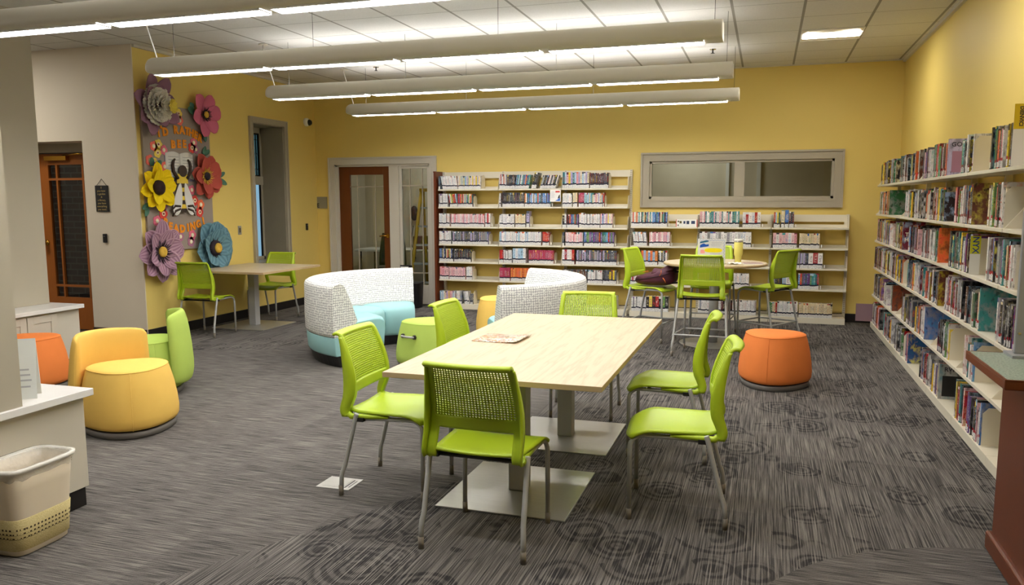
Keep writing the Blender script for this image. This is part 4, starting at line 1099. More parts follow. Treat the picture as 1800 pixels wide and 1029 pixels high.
MAU, PNK, YLP, REDP = plain('mauve_paper', rgb(140, 102, 122), .85, 0, .2, .03, 6), plain('pink_paper', rgb(206, 108, 136), .85, 0, .2, .03, 6), plain('yellow_paper', rgb(240, 208, 20), .8, 0, .2, .03, 6), plain('red_paper', rgb(170, 76, 64), .85, 0, .2, .03, 6)
MST = striped('striped_mauve_paper', rgb(146, 108, 132), rgb(186, 150, 166), 34)
BLP = striped('blue_crepe_paper', rgb(86, 122, 138), rgb(110, 148, 162), 30)
WTIS = plain('white_tissue', rgb(226, 220, 210), .85, 0, .2, .03, 8); YTIS = plain('yellow_tissue', rgb(236, 214, 90), .85)
fl1 = flower('mauve pointed paper flower with a white tissue centre, top left of the board', 268, 185, [([60, 108, 168, 214, 248, 334], 0, .36, .105, .05, 1.1, .07, 0, .0, 0), ([20, 85, 140, 195, 285], 0, .235, .10, .05, 1.1, .08, 0, 0, .02)], [MAU], [(.225, .06, WTIS, 'ruffle')])
m = MB()
for k in range(9):
    a = 2*PI*k/9; m.grid(lambda u, v: SW((.075+.06*v*math.cos(a)-(u-.5)*.05*math.sin(a), -.01+.08*v*math.sin(a)+(u-.5)*.05*math.cos(a), .215+.03*v+.01*math.sin(u*6+k))), 4, 4)
m.build('yellow_tissue_tuft', YTIS, fl1)
flower('pink paper flower with a black and gold centre, top right of the board', 360, 202, [(6, .2, .27, .095, .03, 1.5, .03, 0, 0, 0)], [PNK], [(.075, .03, BLKT, 'fringe'), (.042, .04, GOLDT, 'dome')], [(-.17, .02, R(168), .13, .05), (-.03, -.20, R(-80), .13, .04), (-.18, .05, R(140), .10, .04)])
flower('yellow paper flower with a dark brown centre on the left of the board', 276, 330, [(8, .1, .28, .085, .03, 1.2, .03, 0, .004, 0), (5, .5, .22, .075, .03, 1.2, .05, 0, .004, .02)], [YLP], [(.085, .045, plain('dark_brown_tissue', rgb(48, 34, 32), .85, 0, .2, .2, 24), 'dome')], [(-.12, -.19, R(200), .13, .035), (-.14, -.22, R(238), .12, .035), (.02, .24, R(40), .10, .035), (-.04, .24, R(100), .10, .035)])
flower('brick red paper flower with a gold fringed centre beside the bee', 361.5, 310, [(7, .3, .285, .095, .03, 1.3, .02, 0, 0, 0), (5, .7, .24, .09, .03, 1.3, .04, 0, 0, .02)], [REDP], [(.095, .03, GOLDT, 'fringe'), (.05, .045, BLKT, 'dome')], [(.25, .0, R(25), .14, .03), (.25, -.03, R(-22), .17, .035), (.0, .27, R(75), .10, .03), (.03, .27, R(35), .09, .03)])
flower('striped mauve paper flower with a gold centre, lowest left on the wall', 281, 443, [(8, .0, .355, .12, .04, 1.2, .03, 0, 0, 0), (6, .3, .27, .11, .04, 1.2, .06, 0, 0, .025)], [MST], [(.12, .05, BLKT, 'fringe'), (.062, .06, GOLDT, 'dome')])
flower('dusty blue paper flower with a gold centre above the small table', 374, 436, [(7, .5, .345, .16, .04, 1.7, .02, 0, .002, 0), (5, .2, .25, .14, .04, 1.6, .05, 0, .002, .025)], [BLP], [(.10, .05, BLKT, 'dome'), (.11, .05, BLKT, 'fringe'), (.062, .10, GOLDT, 'dome')])

# ------------------------------------------------------------------ things in the office, seen through glass
t = thing('step_ladder', 'yellow fibreglass step ladder seen through the office sidelight', 'ladder', (at_y(743, 339, 11.8).x+.19, 11.74, 0), R(4))
for s in (-1, 1):
    m = MB(); m.tube([(s*.27, -.42, 0), (s*.17, -.02, 1.72)], .028, 6); m.build('front_rail', LADY, t)
    m = MB(); m.tube([(s*.25, .42, 0), (s*.16, .03, 1.70)], .022, 6); m.build('rear_rail', LADY, t)
for k in range(5):
    z = .3+.29*k; f = z/1.72; y = -.42+.40*f; w = .27-.10*f
    m = MB(); m.box(-w, w, y-.02, y+.07, z-.03, z); m.build('step', SILV, t)
m = MB(); m.box(-.19, .19, -.07, .09, 1.70, 1.75); m.build('ladder_top', LADY, t)
t = thing('folding_table', 'white folding table against the office wall behind the glass door', 'table', (-5.97, 12.52, 0))
m = MB(); m.box(-.75, .75, -.3, .3, .70, .74); m.build('tabletop', PAPER, t, bevel=.008)
for x in (-.65, .65):
    for y in (-.25, .25):
        m = MB(); m.tube([(x, y, 0), (x, y, .70)], .014, 8); m.build('leg', DARKM, t)
m = MB(); m.box(-.16, .16, -.12, .12, 0, .22); o = m.build('cardboard_box', plain('brown_card_box', rgb(112, 78, 58), .8), None, (-5.52, 12.48, .74)); tag(o, 'brown box on the white folding table in the office', 'box')
m = MB(); m.tube([(0, 0, .003), (0, 0, .07)], .035, 10); m.tube([(0, 0, .06), (.02, 0, .15), (.09, 0, .19), (-.07, 0, .19)], .022, 8); o = m.build('cordless_drill', plain('drill_red', rgb(120, 60, 40), .5), None, (-5.27, 12.36, .741)); tag(o, 'dark cordless drill standing on the folding table in the office', 'drill')
t = thing('office_chair', 'black mesh office chair behind the sidelight glass', 'chair', (-5.68, 11.52, 0), R(200))
m = MB(); m.box(-.23, .23, -.22, .24, .42, .49); m.build('seat', BLACK, t, bevel=.03)
m = MB(); m.grid(lambda u, v: ((u-.5)*.44*(1-.25*v*v), -.22-.05*v-.03*math.cos((u-.5)*3), .52+.52*v), 10, 8); m.build('backrest', BLACK, t, solid=.03)
m = MB(); m.tube([(0, 0, .08), (0, 0, .42)], .028, 10); m.build('gas_column', DARKM, t)
for k in range(5):
    a = 2*PI*k/5; m = MB(); m.tube([(0, 0, .09), (.28*math.cos(a), .28*math.sin(a), .06)], .02, 6); g = m.build('base_arm', BLACK, t)
    m = MB(); m.lathe([(.028, -.02), (.028, .02)], 12); m.move(lambda p: (.28*math.cos(a)+p.x, .28*math.sin(a)+p.z, .0285+p.y)); m.build('castor', BLACK, g)
t = thing('wall_fan', 'dark round fan with a hanging cord on the office wall', 'fan', tuple(at_y(730, 375, 13.0)))
m = MB(); m.lathe([(.05, .0), (.068, .03), (.068, .06), (.04, .09), (.001, .095)], 28); m.move(lambda p: (p.x, -.0-p.z-.001, p.y*1.9)); m.build('fan_housing', plain('fan_dark', rgb(58, 52, 46), .5), t)
m = MB(); m.tube([(-.03, -.03, -.22), (-.08, -.03, -.5), (-.02, -.03, -.72), (.0, -.01, -.8)], .007, 6); m.build('power_cord', BLACK, t)
# black bin by the bookcase end
t = thing('return_bin', 'black bin with a white paper notice beside the bookcase end panel', 'bin', (-4.93, 10.62, 0))
m = MB(); m.rings([rr(.15, .11, .001), rr(.155, .115, .01), rr(.17, .13, .36), rr(.175, .135, .37), rr(.165, .125, .375)], 0, True, True, True); m.build('bin_body', BLACK, t)
m = MB(); m.box(-.165, .02, .0, .015, .375, .62); m.build('notice_back', BLACK, t)
m = MB(); m.box(-.155, -.03, -.003, .0, .42, .60); m.build('notice_sheet', PAPER, t)
# ------------------------------------------------------------------ book materials (colour per book in a mesh attribute)
def spine_mat(name, manga):
    t = NT(name); t.set(.35 if manga else .25, 0, .5); M = t.math
    at = t.add('ShaderNodeAttribute', attribute_name='Col'); a2 = t.add('ShaderNodeAttribute', attribute_name='Acc')
    uv = t.add('ShaderNodeUVMap').outputs[0]; s = t.add('ShaderNodeSeparateXYZ'); t.link(uv, s.inputs[0]); u, v = s.outputs[0], s.outputs[1]
    rnd = at.outputs['Alpha']
    cmb = t.add('ShaderNodeCombineXYZ'); t.link(M('ADD', M('MULTIPLY', u, 2.2), M('MULTIPLY', rnd, 91.0)), cmb.inputs[0]); t.link(M('MULTIPLY', v, 26.0), cmb.inputs[1]); t.link(M('MULTIPLY', rnd, 37.0), cmb.inputs[2])
    g = t.noise(cmb.outputs[0], 1.0, 2.0, .6).outputs[0]
    title = M('MULTIPLY', M('GREATER_THAN', g, .54), M('MULTIPLY', M('GREATER_THAN', v, .40), M('LESS_THAN', M('ABSOLUTE', M('SUBTRACT', u, .5)), .33)))
    title = M('MULTIPLY', title, M('LESS_THAN', v, M('ADD', .72, M('MULTIPLY', rnd, .24))))
    c = t.mix(M('MULTIPLY', title, .7), at.outputs['Color'], a2.outputs['Color'])
    top = M('GREATER_THAN', v, M('ADD', .84, M('MULTIPLY', M('FRACT', M('MULTIPLY', rnd, 7.3)), .5)))
    c = t.mix(top, c, a2.outputs['Color'])
    cmb2 = t.add('ShaderNodeCombineXYZ'); t.link(M('ADD', M('MULTIPLY', u, 3.0), M('MULTIPLY', rnd, 50)), cmb2.inputs[0]); t.link(M('MULTIPLY', v, 60.0), cmb2.inputs[1])
    g2 = t.noise(cmb2.outputs[0], 1.0, 1.0).outputs[0]
    lab = t.mix(M('GREATER_THAN', g2, .58), rgb(236, 234, 230), rgb(110, 106, 108))
    if manga:
        wob = M('MULTIPLY', M('SUBTRACT', rnd, .5), .05)
        c = t.mix(M('LESS_THAN', v, M('ADD', .31, wob)), c, rgb(30, 30, 52))
        c = t.mix(M('LESS_THAN', v, M('ADD', .215, wob)), c, lab)
    else:
        wob = M('MULTIPLY', M('SUBTRACT', rnd, .5), .04)
        on = M('GREATER_THAN', M('FRACT', M('MULTIPLY', rnd, 5.7)), .12)
        c = t.mix(M('MULTIPLY', on, M('LESS_THAN', v, M('ADD', .245, wob))), c, rgb(158, 22, 36))
        c = t.mix(M('MULTIPLY', on, M('LESS_THAN', v, M('ADD', .175, wob))), c, lab)
        c = t.mix(M('LESS_THAN', v, .03), c, at.outputs['Color'])
    t.col(c); return t.m
def cover_mat(name):
    t = NT(name); t.set(.25, 0, .5); M = t.math
    at = t.add('ShaderNodeAttribute', attribute_name='Col'); a2 = t.add('ShaderNodeAttribute', attribute_name='Acc')
    uv = t.add('ShaderNodeUVMap').outputs[0]; s = t.add('ShaderNodeSeparateXYZ'); t.link(uv, s.inputs[0])
    cmb = t.add('ShaderNodeCombineXYZ'); t.link(s.outputs[0], cmb.inputs[0]); t.link(s.outputs[1], cmb.inputs[1]); t.link(M('MULTIPLY', at.outputs['Alpha'], 40), cmb.inputs[2])
    n = t.noise(cmb.outputs[0], 3.2, 3.0, .6); n2 = t.noise(cmb.outputs[0], 6.5, 2.0)
    c = t.mix(M('MULTIPLY', M('SUBTRACT', n.outputs[0], .46), 6.0, True), at.outputs['Color'], a2.outputs['Color'])
    c = t.mix(M('MULTIPLY', M('SUBTRACT', n2.outputs[0], .58), 8.0, True), c, rgb(40, 30, 34))
    hs = t.add('ShaderNodeHueSaturation'); t.link(M('ADD', .40, M('MULTIPLY', n.outputs[0], .2)), hs.inputs['Hue']); t.link(c, hs.inputs['Color'])
    t.col(t.mix(.35, hs.outputs[0], at.outputs['Color'])); return t.m
SPM, SPG, COV = spine_mat('manga_spine', True), spine_mat('novel_spine', False), cover_mat('book_cover')
PAGES = plain('page_block', rgb(214, 202, 178), .8, 0, .2, .05, 40)
PAL = {
 'white': [(228, 224, 220), (236, 232, 228), (216, 214, 214)], 'pink': [(226, 178, 182), (232, 196, 196), (214, 150, 160)], 'cream': [(226, 210, 176), (218, 200, 160)],
 'black': [(34, 32, 34), (46, 44, 46), (26, 26, 30)], 'slate': [(70, 76, 88), (84, 88, 96), (60, 64, 76)], 'red': [(176, 36, 32), (160, 28, 36), (196, 60, 44)], 'magenta': [(160, 44, 76), (176, 60, 92)],
 'orange': [(222, 112, 52), (214, 96, 60), (226, 140, 70)], 'blue': [(66, 110, 176), (90, 140, 196), (40, 70, 130)], 'sky': [(150, 184, 210), (170, 200, 218)], 'teal': [(52, 128, 132), (80, 150, 150), (36, 104, 112)],
 'green': [(70, 120, 70), (96, 140, 82), (40, 92, 62)], 'yellow': [(226, 196, 50), (232, 206, 84)], 'purple': [(96, 66, 128), (120, 84, 140)], 'maroon': [(98, 26, 38), (84, 22, 30)], 'brown': [(104, 66, 46), (86, 54, 40)], 'grey': [(140, 138, 138), (162, 160, 158)], 'lavender': [(180, 168, 204), (170, 160, 190)],
}
SCH = {  # named mixes: colour weights
 'white': ['white']*8+['grey'], 'pastel': ['sky', 'pink', 'yellow', 'teal', 'pink', 'sky', 'lavender', 'cream', 'white'], 'pinkwhite': ['pink', 'white', 'pink', 'pink'], 'pink': ['pink'], 'black': ['black', 'black', 'black', 'slate'],
 'multi': ['red', 'blue', 'green', 'purple', 'white', 'orange', 'maroon', 'teal', 'black', 'cream'], 'bluemulti': ['blue', 'sky', 'teal', 'white', 'orange', 'slate', 'blue'], 'maroonblack': ['maroon', 'black'], 'dark': ['slate', 'black', 'brown', 'slate'],
 'red': ['red'], 'magenta': ['magenta'], 'orangered': ['orange', 'red', 'orange'], 'tealmix': ['teal', 'slate', 'green', 'blue', 'purple', 'red'], 'cream': ['cream'], 'slate': ['slate', 'grey', 'slate', 'lavender'], 'tealpink': ['teal', 'pink', 'white', 'teal'],
 'stripes': ['orange', 'sky', 'orange', 'blue'], 'rainbow': ['red', 'sky', 'yellow', 'green', 'orange', 'red'], 'blackwhite': ['black', 'white', 'grey'], 'bwred': ['black', 'yellow', 'black', 'red', 'black', 'green'], 'lavender': ['lavender'], 'darkyellow': ['slate', 'yellow', 'slate', 'black'], 'whiteblue': ['white', 'sky', 'white'], 'whitered': ['white', 'red', 'white'],
 'novel': ['white', 'black', 'black', 'maroon', 'blue', 'slate', 'white', 'white', 'cream', 'black', 'red', 'teal', 'purple', 'orange', 'pink', 'black', 'green', 'yellow', 'white', 'grey', 'white', 'black', 'slate', 'brown', 'black', 'white'], 'blue': ['blue'],
}
DARKC = {'black', 'slate', 'maroon', 'brown', 'blue', 'purple', 'green', 'teal', 'red', 'magenta'}
rb = random.Random(11)
class Bk: pass
def pick(cn):
    c = rb.choice(PAL[cn]); j = rb.uniform(.92, 1.06); return tuple(min(1.0, v*j) for v in rgb(*c))
def accent(cn):
    if cn in DARKC: return pick(rb.choice(['white', 'white', 'cream', 'yellow', 'sky', 'red', 'grey']))
    return pick(rb.choice(['black', 'red', 'slate', 'black', 'blue', 'maroon', 'purple', 'teal', 'orange']))
def book_geom(mb, cols, b, M4, spine_slot):
    """box with spine on local -y; x = thickness, y = depth, z = height; covers stand proud of the pages"""
    t, d, h = b.t, b.d, b.h; c = min(.0025, t*.12)
    def add(x0, x1, y0, y1, z0, z1, faces):
        base = len(mb.v)
        for p in ((x0, y0, z0), (x1, y0, z0), (x1, y1, z0), (x0, y1, z0), (x0, y0, z1), (x1, y0, z1), (x1, y1, z1), (x0, y1, z1)): mb.v.append(tuple(M4 @ Vector(p)))
        Q = {'b': (3, 2, 1, 0), 't': (4, 5, 6, 7), 's': (0, 1, 5, 4), 'r': (1, 2, 6, 5), 'k': (2, 3, 7, 6), 'l': (3, 0, 4, 7)}
        for k, mat in faces.items():
            uv = [(0, 0), (1, 0), (1, 1), (0, 1)] if k in 'srl' else [(.5, .01)]*4
            mb.face([base+i for i in Q[k]], mat, False, uv); cols.append((b.c, b.a, b.r))
    cs = spine_slot
    add(-t/2, t/2, 0, c, 0, h, {'b': 1, 't': 1, 's': cs, 'r': 1, 'l': 1, 'k': 1})
    add(-t/2, -t/2+c, c, d, 0, h, {'b': 1, 't': 1, 'r': 1, 'k': 1, 'l': 1})
    add(t/2-c, t/2, c, d, 0, h, {'b': 1, 't': 1, 'r': 1, 'k': 1, 'l': 1})
    add(-t/2+c, t/2-c, c, d-.003, .003, h-.003, {'b': 2, 't': 2, 'k': 2})
def finish_cols(o, cols):
    me = o.data
    A = me.attributes.new('Col', 'FLOAT_COLOR', 'FACE'); B = me.attributes.new('Acc', 'FLOAT_COLOR', 'FACE')
    fa, fb = [], []
    for c, a, r in cols: fa += [c[0], c[1], c[2], r]; fb += [a[0], a[1], a[2], 1]
    A.data.foreach_set('color', fa); B.data.foreach_set('color', fb)
def one_book(name, b, spine):
    mb, cols = MB(), []
    book_geom(mb, cols, b, Matrix.Identity(4), 0)
    o = mb.build(name, [spine, COV, PAGES]); finish_cols(o, cols); o.matrix_world = b.M; return o
# ------------------------------------------------------------------ back bookcases
def bay(name, label, x0, x1, levels, ztop, deep=.235, end_r=False):
    """cantilever bay on the back wall: two uprights, shelves with end brackets, base deck"""
    yb = YB-.012; yf = YB-.29
    t = thing(name, label, 'bookcase', (x0, YB, 0)); ox = x0
    def L(a): return a-ox
    for xx in ((x0, x1) if end_r else (x0,)):
        m = MB(); m.box(L(xx)-.016, L(xx)+.016, -.065, -.014, 0.001, ztop); u = m.build('upright', SHELF, t)
        m = MB(); z = .12
        while z < ztop-.02:
            m.box(L(xx)-.009, L(xx)-.004, -.0665, -.065, z, z+.014); m.box(L(xx)+.004, L(xx)+.009, -.0665, -.065, z, z+.014); z += .0254
        m.build('slot', SLOT, u)
    m = MB(); m.box(L(x0)+.002, L(x1)-.002, yf-YB, -.07, 0.001, .075); m.box(L(x0)+.002, L(x1)-.002, -.072, -.068, .075, .11)
    m.build('base_deck', SHELF, t, bevel=.002)
    for i, z in enumerate(levels):
        m = MB(); m.box(L(x0)+.004, L(x1)-.004, yf-YB, -.07, z-.024, z-.002, mats=[0]*6); s = m.build('shelf', SHELF, t, bevel=.002)
        m = MB(); m.box(L(x0)+.004, L(x1)-.004, -.080, -.070, z-.002, z+.034); m.build('back_lip', SHELF, s)
        for xx in (L(x0)+.006, L(x1)-.006):
            pts = [(-.068, z-.03), (yf-YB+.012, z-.022), (yf-YB+.012, z+.02), (yf-YB+.06, z+.15), (-.068, z+.15)]
            m = MB(); m.poly(pts, xx-.0015, xx+.0015, 0, lambda p: (p[2], p[0], p[1])); m.build('end_bracket', SHELF, s)
        if i == 0:
            zt = ztop
            m = MB(); m.box(L(x0)+.01, L(x1)-.01, -.062, -.058, zt-.095, zt-.005); m.box(L(x0)+.01, L(x0)+.045, -.062, -.058, z, zt-.095); m.box(L(x1)-.045, L(x1)-.01, -.062, -.058, z, zt-.095); m.build('back_stop', SHELF, t)
    return t
LB = [-4.49, -3.578, -2.666, -1.757]; RBX = [-1.757, -.845, .067, .985]
LZ = [1.722, 1.472, 1.19, .94, .688, .432]; RZ = [1.212, .955, .702, .437]
bn = ['first', 'second', 'third', 'fourth', 'fifth', 'sixth']
labs = ['tall ivory bookcase bay against the cherry end panel', 'tall ivory bookcase bay, middle of the three tall ones', 'tall ivory bookcase bay next to the low bookcase']
for i in range(3): bay('bookcase', labs[i], LB[i], LB[i+1], LZ, 1.97, end_r=(i == 2))
labs = ['low ivory bookcase bay joined to the tall bookcases', 'low ivory bookcase bay behind the round table', 'low ivory bookcase bay at the right-hand end, under the interior window']
for i in range(3): bay('bookcase', labs[i], RBX[i]+(.035 if i == 0 else 0), RBX[i+1], RZ, 1.375, end_r=(i == 2))
t = thing('end_panel', 'dark cherry wood end panel on the tall bookcase beside the office sidelight', 'end panel', (-4.525, YB, 0))
m = MB(); m.box(-.018, .012, -.315, -.0125, 0.001, 1.955); m.build('wood_panel', CHERRY, t, bevel=.002)
m = MB(); m.box(-.022, .016, -.320, -.0125, 1.955, 1.972); m.build('cap_rail', CHERRY, t, bevel=.002)
def bx(px):                                                            # x on the shelf-front plane for a picture column
    return math.tan(math.atan((px-900)/FPX)-YAW)*(YB-.27)
SPEC = [ # bay, level (6/4 = base deck), from px, to px, thickness, height, mix, lean
 (0, 0, 769.5, 777, .020, .185, 'dark', 0), (0, 0, 778.5, 807, .013, .185, 'white', 9), (0, 0, 807.5, 846, .0125, .18, 'pastel', 0),
 (1, 0, 879, 891, .014, .20, 'whitered', 0), (1, 0, 891, 906, .015, .19, 'dark', 0), (1, 0, 906, 930, .016, .19, 'bluemulti', -9), (1, 0, 934, 943, .022, .22, 'black', -14), (1, 0, 946, 977, .013, .185, 'blackwhite', -16),
 (2, 0, 989, 1036, .026, .215, 'pastel', 0), (2, 0, 1036.5, 1061, .0135, .20, 'maroonblack', 0), (2, 0, 1061, 1068, .020, .205, 'black', 0),
 (0, 1, 771, 790, .022, .185, 'white', 0), (0, 1, 791, 807, .014, .185, 'rainbow', 9), (0, 1, 807, 832, .013, .18, 'multi', 0),
 (1, 1, 879, 883, .018, .19, 'white', 0), (1, 1, 884, 922, .013, .195, 'black', 0), (1, 1, 923, 969, .015, .185, 'bluemulti', 0),
 (2, 1, 988, 1006, .014, .185, 'white', 0), (2, 1, 1007, 1016, .020, .19, 'cream', 0), (2, 1, 1017, 1027, .018, .19, 'magenta', 0), (2, 1, 1027, 1059, .015, .185, 'pastel', 0), (2, 1, 1059.5, 1061.5, .012, .19, 'red', 0),
 (0, 2, 772, 793, .017, .185, 'white', 0), (0, 2, 794, 853, .0155, .18, 'pinkwhite', 0), (0, 2, 854, 865, .026, .19, 'whitered', 0),
 (1, 2, 879, 906, .027, .18, 'white', 0), (1, 2, 906.5, 925, .013, .18, 'cream', 0), (1, 2, 926, 934, .040, .225, 'lavender', 0),
 (2, 2, 988, 996, .026, .185, 'blackwhite', 0), (2, 2, 997, 1017, .017, .18, 'multi', 0), (2, 2, 1018, 1025, .030, .20, 'whiteblue', 0), (2, 2, 1025.5, 1055, .014, .185, 'white', 0), (2, 2, 1055.5, 1076, .016, .19, 'pastel', 0),
 (0, 3, 772, 795, .016, .185, 'white', 0), (0, 3, 796, 859, .0145, .18, 'slate', 0),
 (1, 3, 879, 953, .0145, .185, 'whiteblue', 0), (1, 3, 954, 966, .016, .185, 'red', 0),
 (2, 3, 988, 994, .026, .185, 'dark', 0), (2, 3, 994.5, 1026, .017, .185, 'pinkwhite', 0), (2, 3, 1027, 1055, .017, .19, 'tealmix', 0), (2, 3, 1056, 1079, .020, .19, 'tealmix', 0),
 (0, 4, 772, 798, .017, .185, 'multi', 0), (0, 4, 799, 829, .015, .18, 'black', 0),
 (1, 4, 878, 885, .018, .18, 'red', 0), (1, 4, 886, 901, .014, .18, 'white', 0), (1, 4, 902, 927, .036, .205, 'whiteblue', 0), (1, 4, 930, 974, .0155, .185, 'magenta', 0),
 (2, 4, 988, 1012, .034, .20, 'whitered', 0), (2, 4, 1013, 1085, .016, .195, 'slate', 0),
 (0, 5, 772, 790, .036, .18, 'pink', 0), (0, 5, 790.5, 819, .015, .175, 'pink', 0), (0, 5, 820, 831, .022, .185, 'white', 0),
 (1, 5, 878, 898, .015, .185, 'magenta', 0), (1, 5, 898.5, 934, .015, .185, 'orangered', 0), (1, 5, 935, 966, .020, .18, 'white', 0),
 (2, 5, 989, 1001, .020, .18, 'white', 0), (2, 5, 1002, 1033, .018, .185, 'dark', 0), (2, 5, 1034, 1060, .014, .18, 'white', 0), (2, 5, 1061, 1084, .022, .185, 'darkyellow', 0),
 (0, 6, 773, 800, .016, .18, 'pastel', 0), (0, 6, 800.5, 812, .024, .185, 'white', 0), (0, 6, 815, 825, .024, .185, 'white', 8), (0, 6, 826.5, 831, .020, .15, 'brown' if False else 'dark', 0),
 (2, 6, 1076, 1087, .020, .19, 'white', 0),
 (3, 0, 1105, 1173, .0165, .19, 'multi', 0), (4, 0, 1229, 1298, .0165, .20, 'tealpink', 0), (4, 0, 1304, 1335, .036, .19, 'whitered', 0), (5, 0, 1358.5, 1371, .019, .19, 'rainbow', 0), (5, 0, 1371.5, 1378, .040, .215, 'cream', 0), (5, 0, 1378, 1385, .042, .22, 'blue', 0), (5, 0, 1385.5, 1393, .018, .20, 'maroonblack', 0),
 (3, 1, 1106, 1112, .020, .19, 'lavender', 8), (3, 1, 1113, 1139, .0155, .185, 'white', 7), (3, 1, 1141.5, 1179, .0175, .185, 'pinkwhite', 0), (4, 1, 1229, 1324, .034, .195, 'white', 0), (5, 1, 1358, 1404, .036, .19, 'pinkwhite', 0), (5, 1, 1404.5, 1441, .018, .185, 'cream', 0),
 (3, 2, 1106, 1126, .020, .19, 'white', 0), (3, 2, 1128, 1157, .030, .19, 'stripes', 0), (3, 2, 1158, 1174, .018, .19, 'blackwhite', 0), (4, 2, 1232, 1262, .020, .185, 'white', 0), (5, 2, 1380, 1407, .020, .195, 'white', 0), (5, 2, 1407.5, 1421, .018, .19, 'slate', 0), (5, 2, 1422, 1452, .052, .195, 'whitered', 0),
 (3, 3, 1106, 1126, .020, .18, 'whitered', 0), (4, 3, 1285, 1320, .016, .18, 'white', 0), (5, 3, 1361, 1376, .024, .18, 'blackwhite', 0), (5, 3, 1377, 1405, .052, .19, 'whiteblue', 0), (5, 3, 1405.5, 1442, .020, .20, 'tealmix', 0),
 (3, 6, 1103.5, 1110, .034, .20, 'black', 0), (3, 6, 1112, 1137, .019, .19, 'white', 0), (3, 6, 1138, 1182, .042, .205, 'bwred', 0), (4, 6, 1230, 1270, .019, .19, 'white', 0), (4, 6, 1271, 1290, .022, .19, 'maroonblack', 0), (4, 6, 1291, 1332, .019, .19, 'white', 0), (5, 6, 1355, 1370, .019, .18, 'multi', 0), (5, 6, 1370.5, 1408, .018, .19, 'white', 0), (5, 6, 1408.5, 1470, .019, .18, 'cream', 0),
]
SHN = {0: 'top shelf', 1: 'second shelf', 2: 'third shelf', 3: 'fourth shelf', 4: 'fifth shelf', 5: 'sixth shelf', 6: 'bottom deck'}
BYN = ['bay beside the cherry panel', 'middle tall bay', 'last tall bay', 'first low bay', 'middle low bay', 'last low bay']
books = []; bends = []
rows = {}
for (by_, lv, pa, pb, th, ht, mix, lean) in SPEC:
    xa, xb = bx(pa), bx(pb)
    z = .0765 if lv == 6 else ((LZ if by_ < 3 else RZ)[lv]-.0015)
    lo = (LB if by_ < 3 else RBX)[by_ if by_ < 3 else by_-3]+(.048 if by_ == 3 else .012)
    xa = max(xa, lo); rows.setdefault((by_, lv), [lo, 0]); xa = max(xa, rows[(by_, lv)][0])
    tl = math.tan(R(abs(lean))); ext = ht*math.sin(R(abs(lean)))
    x = xa; k = 0
    if lean < 0: pass
    elif lean > 0: x += ext*.55
    sc_ = SCH[mix]
    while True:
        b = Bk(); b.t = th*rb.uniform(.90, 1.10); b.h = ht*rb.uniform(.985, 1.01); b.d = rb.uniform(.122, .132)
        w = b.t/max(.3, math.cos(R(lean)))
        if x+w > xb+.004: break
        cn = sc_[k % len(sc_)] if mix in ('rainbow', 'bwred', 'stripes', 'maroonblack', 'whitered', 'pinkwhite') else rb.choice(sc_)
        b.cn = cn; b.c, b.a, b.r = pick(cn), accent(cn), rb.random()
        rows[(by_, lv)][1] += 1; b.o = rows[(by_, lv)][1]
        yy = YB-.287+.006*rb.random()
        lift = (b.t*.5*math.sin(R(abs(lean)))) if lean else 0
        b.M = Matrix.Translation((x+w/2, yy, z+.0005+lift)) @ Matrix.Rotation(R(-lean), 4, 'Y')
        b.M = Matrix.Translation((x+w/2, yy, z+.0005+lift)) @ Matrix.Rotation(R(-lean) , 4, 'Y')
        b.by, b.lv = by_, lv; b.area = b.t*b.h*(1.0+.06*by_)
        if by_ == 1 and lv in (5, 6) and pa > 925: b.area *= .3
        if by_ == 3 and lv == 3 or by_ == 2 and lv == 6 or by_ == 4 and lv == 2: b.area *= .3
        books.append(b); x += w+.0003; k += 1
    rows[(by_, lv)][0] = x + (ext if lean < 0 else 0)
    bends.append((by_, lv, x, z, lean))
books.sort(key=lambda b: -b.area)
lead, rest = books[:300], books[300:]
for b in lead:
    o = one_book('manga_volume', b, SPM)
    tag(o, '%s manga volume, %s from the left on the %s, %s' % (b.cn, ordinal(b.o), SHN[b.lv], BYN[b.by]), 'manga volume', 'manga volumes on the back bookcases')
mb, cols = MB(), []
for b in rest: book_geom(mb, cols, b, b.M, 0)
o = mb.build('shelved_paperback_mass', [SPM, COV, PAGES]); finish_cols(o, cols); tag(o, 'remaining thin manga paperbacks packed along the back bookcase shelves', 'manga', kind='stuff')
# bookends: last run on each shelf row
last = {}
for (by_, lv, x, z, lean) in bends: last[(by_, lv)] = (x, z, lean)
for (by_, lv), (x, z, lean) in sorted(last.items()):
    if lean < 0 or (by_, lv) in ((1, 6), (2, 6)): continue
    hi = (LB if by_ < 3 else RBX)[(by_ if by_ < 3 else by_-3)+1]
    if x > hi-.05: continue
    big = lv == 0 and by_ < 3 or lv == 6
    t = thing('bookend', 'ivory steel bookend closing the row on the %s, %s' % (SHN[lv], BYN[by_]), 'bookend', (x+.002, YB-.25, z+.0006), 0, 'steel bookends on the back bookcases')
    m = MB(); h_ = .19 if big else .15
    m.poly([(0, 0), (.15, 0), (.15, h_*.8), (.12, h_), (.03, h_), (0, h_*.8)], 0, .0018, 0, lambda p: (p[2], p[0], p[1])); m.build('plate', SHELF if big else CHROME if False else SHELF, t)
    if not big:
        m = MB(); m.lathe([(.022, 0), (.022, .02), (.016, .024)], 14); m.move(lambda p: (.0025+p.x*.3+.02, -.02-p.z*.5+.0, .024+p.y)); m.build('magnet_knob', WHITEP, t)
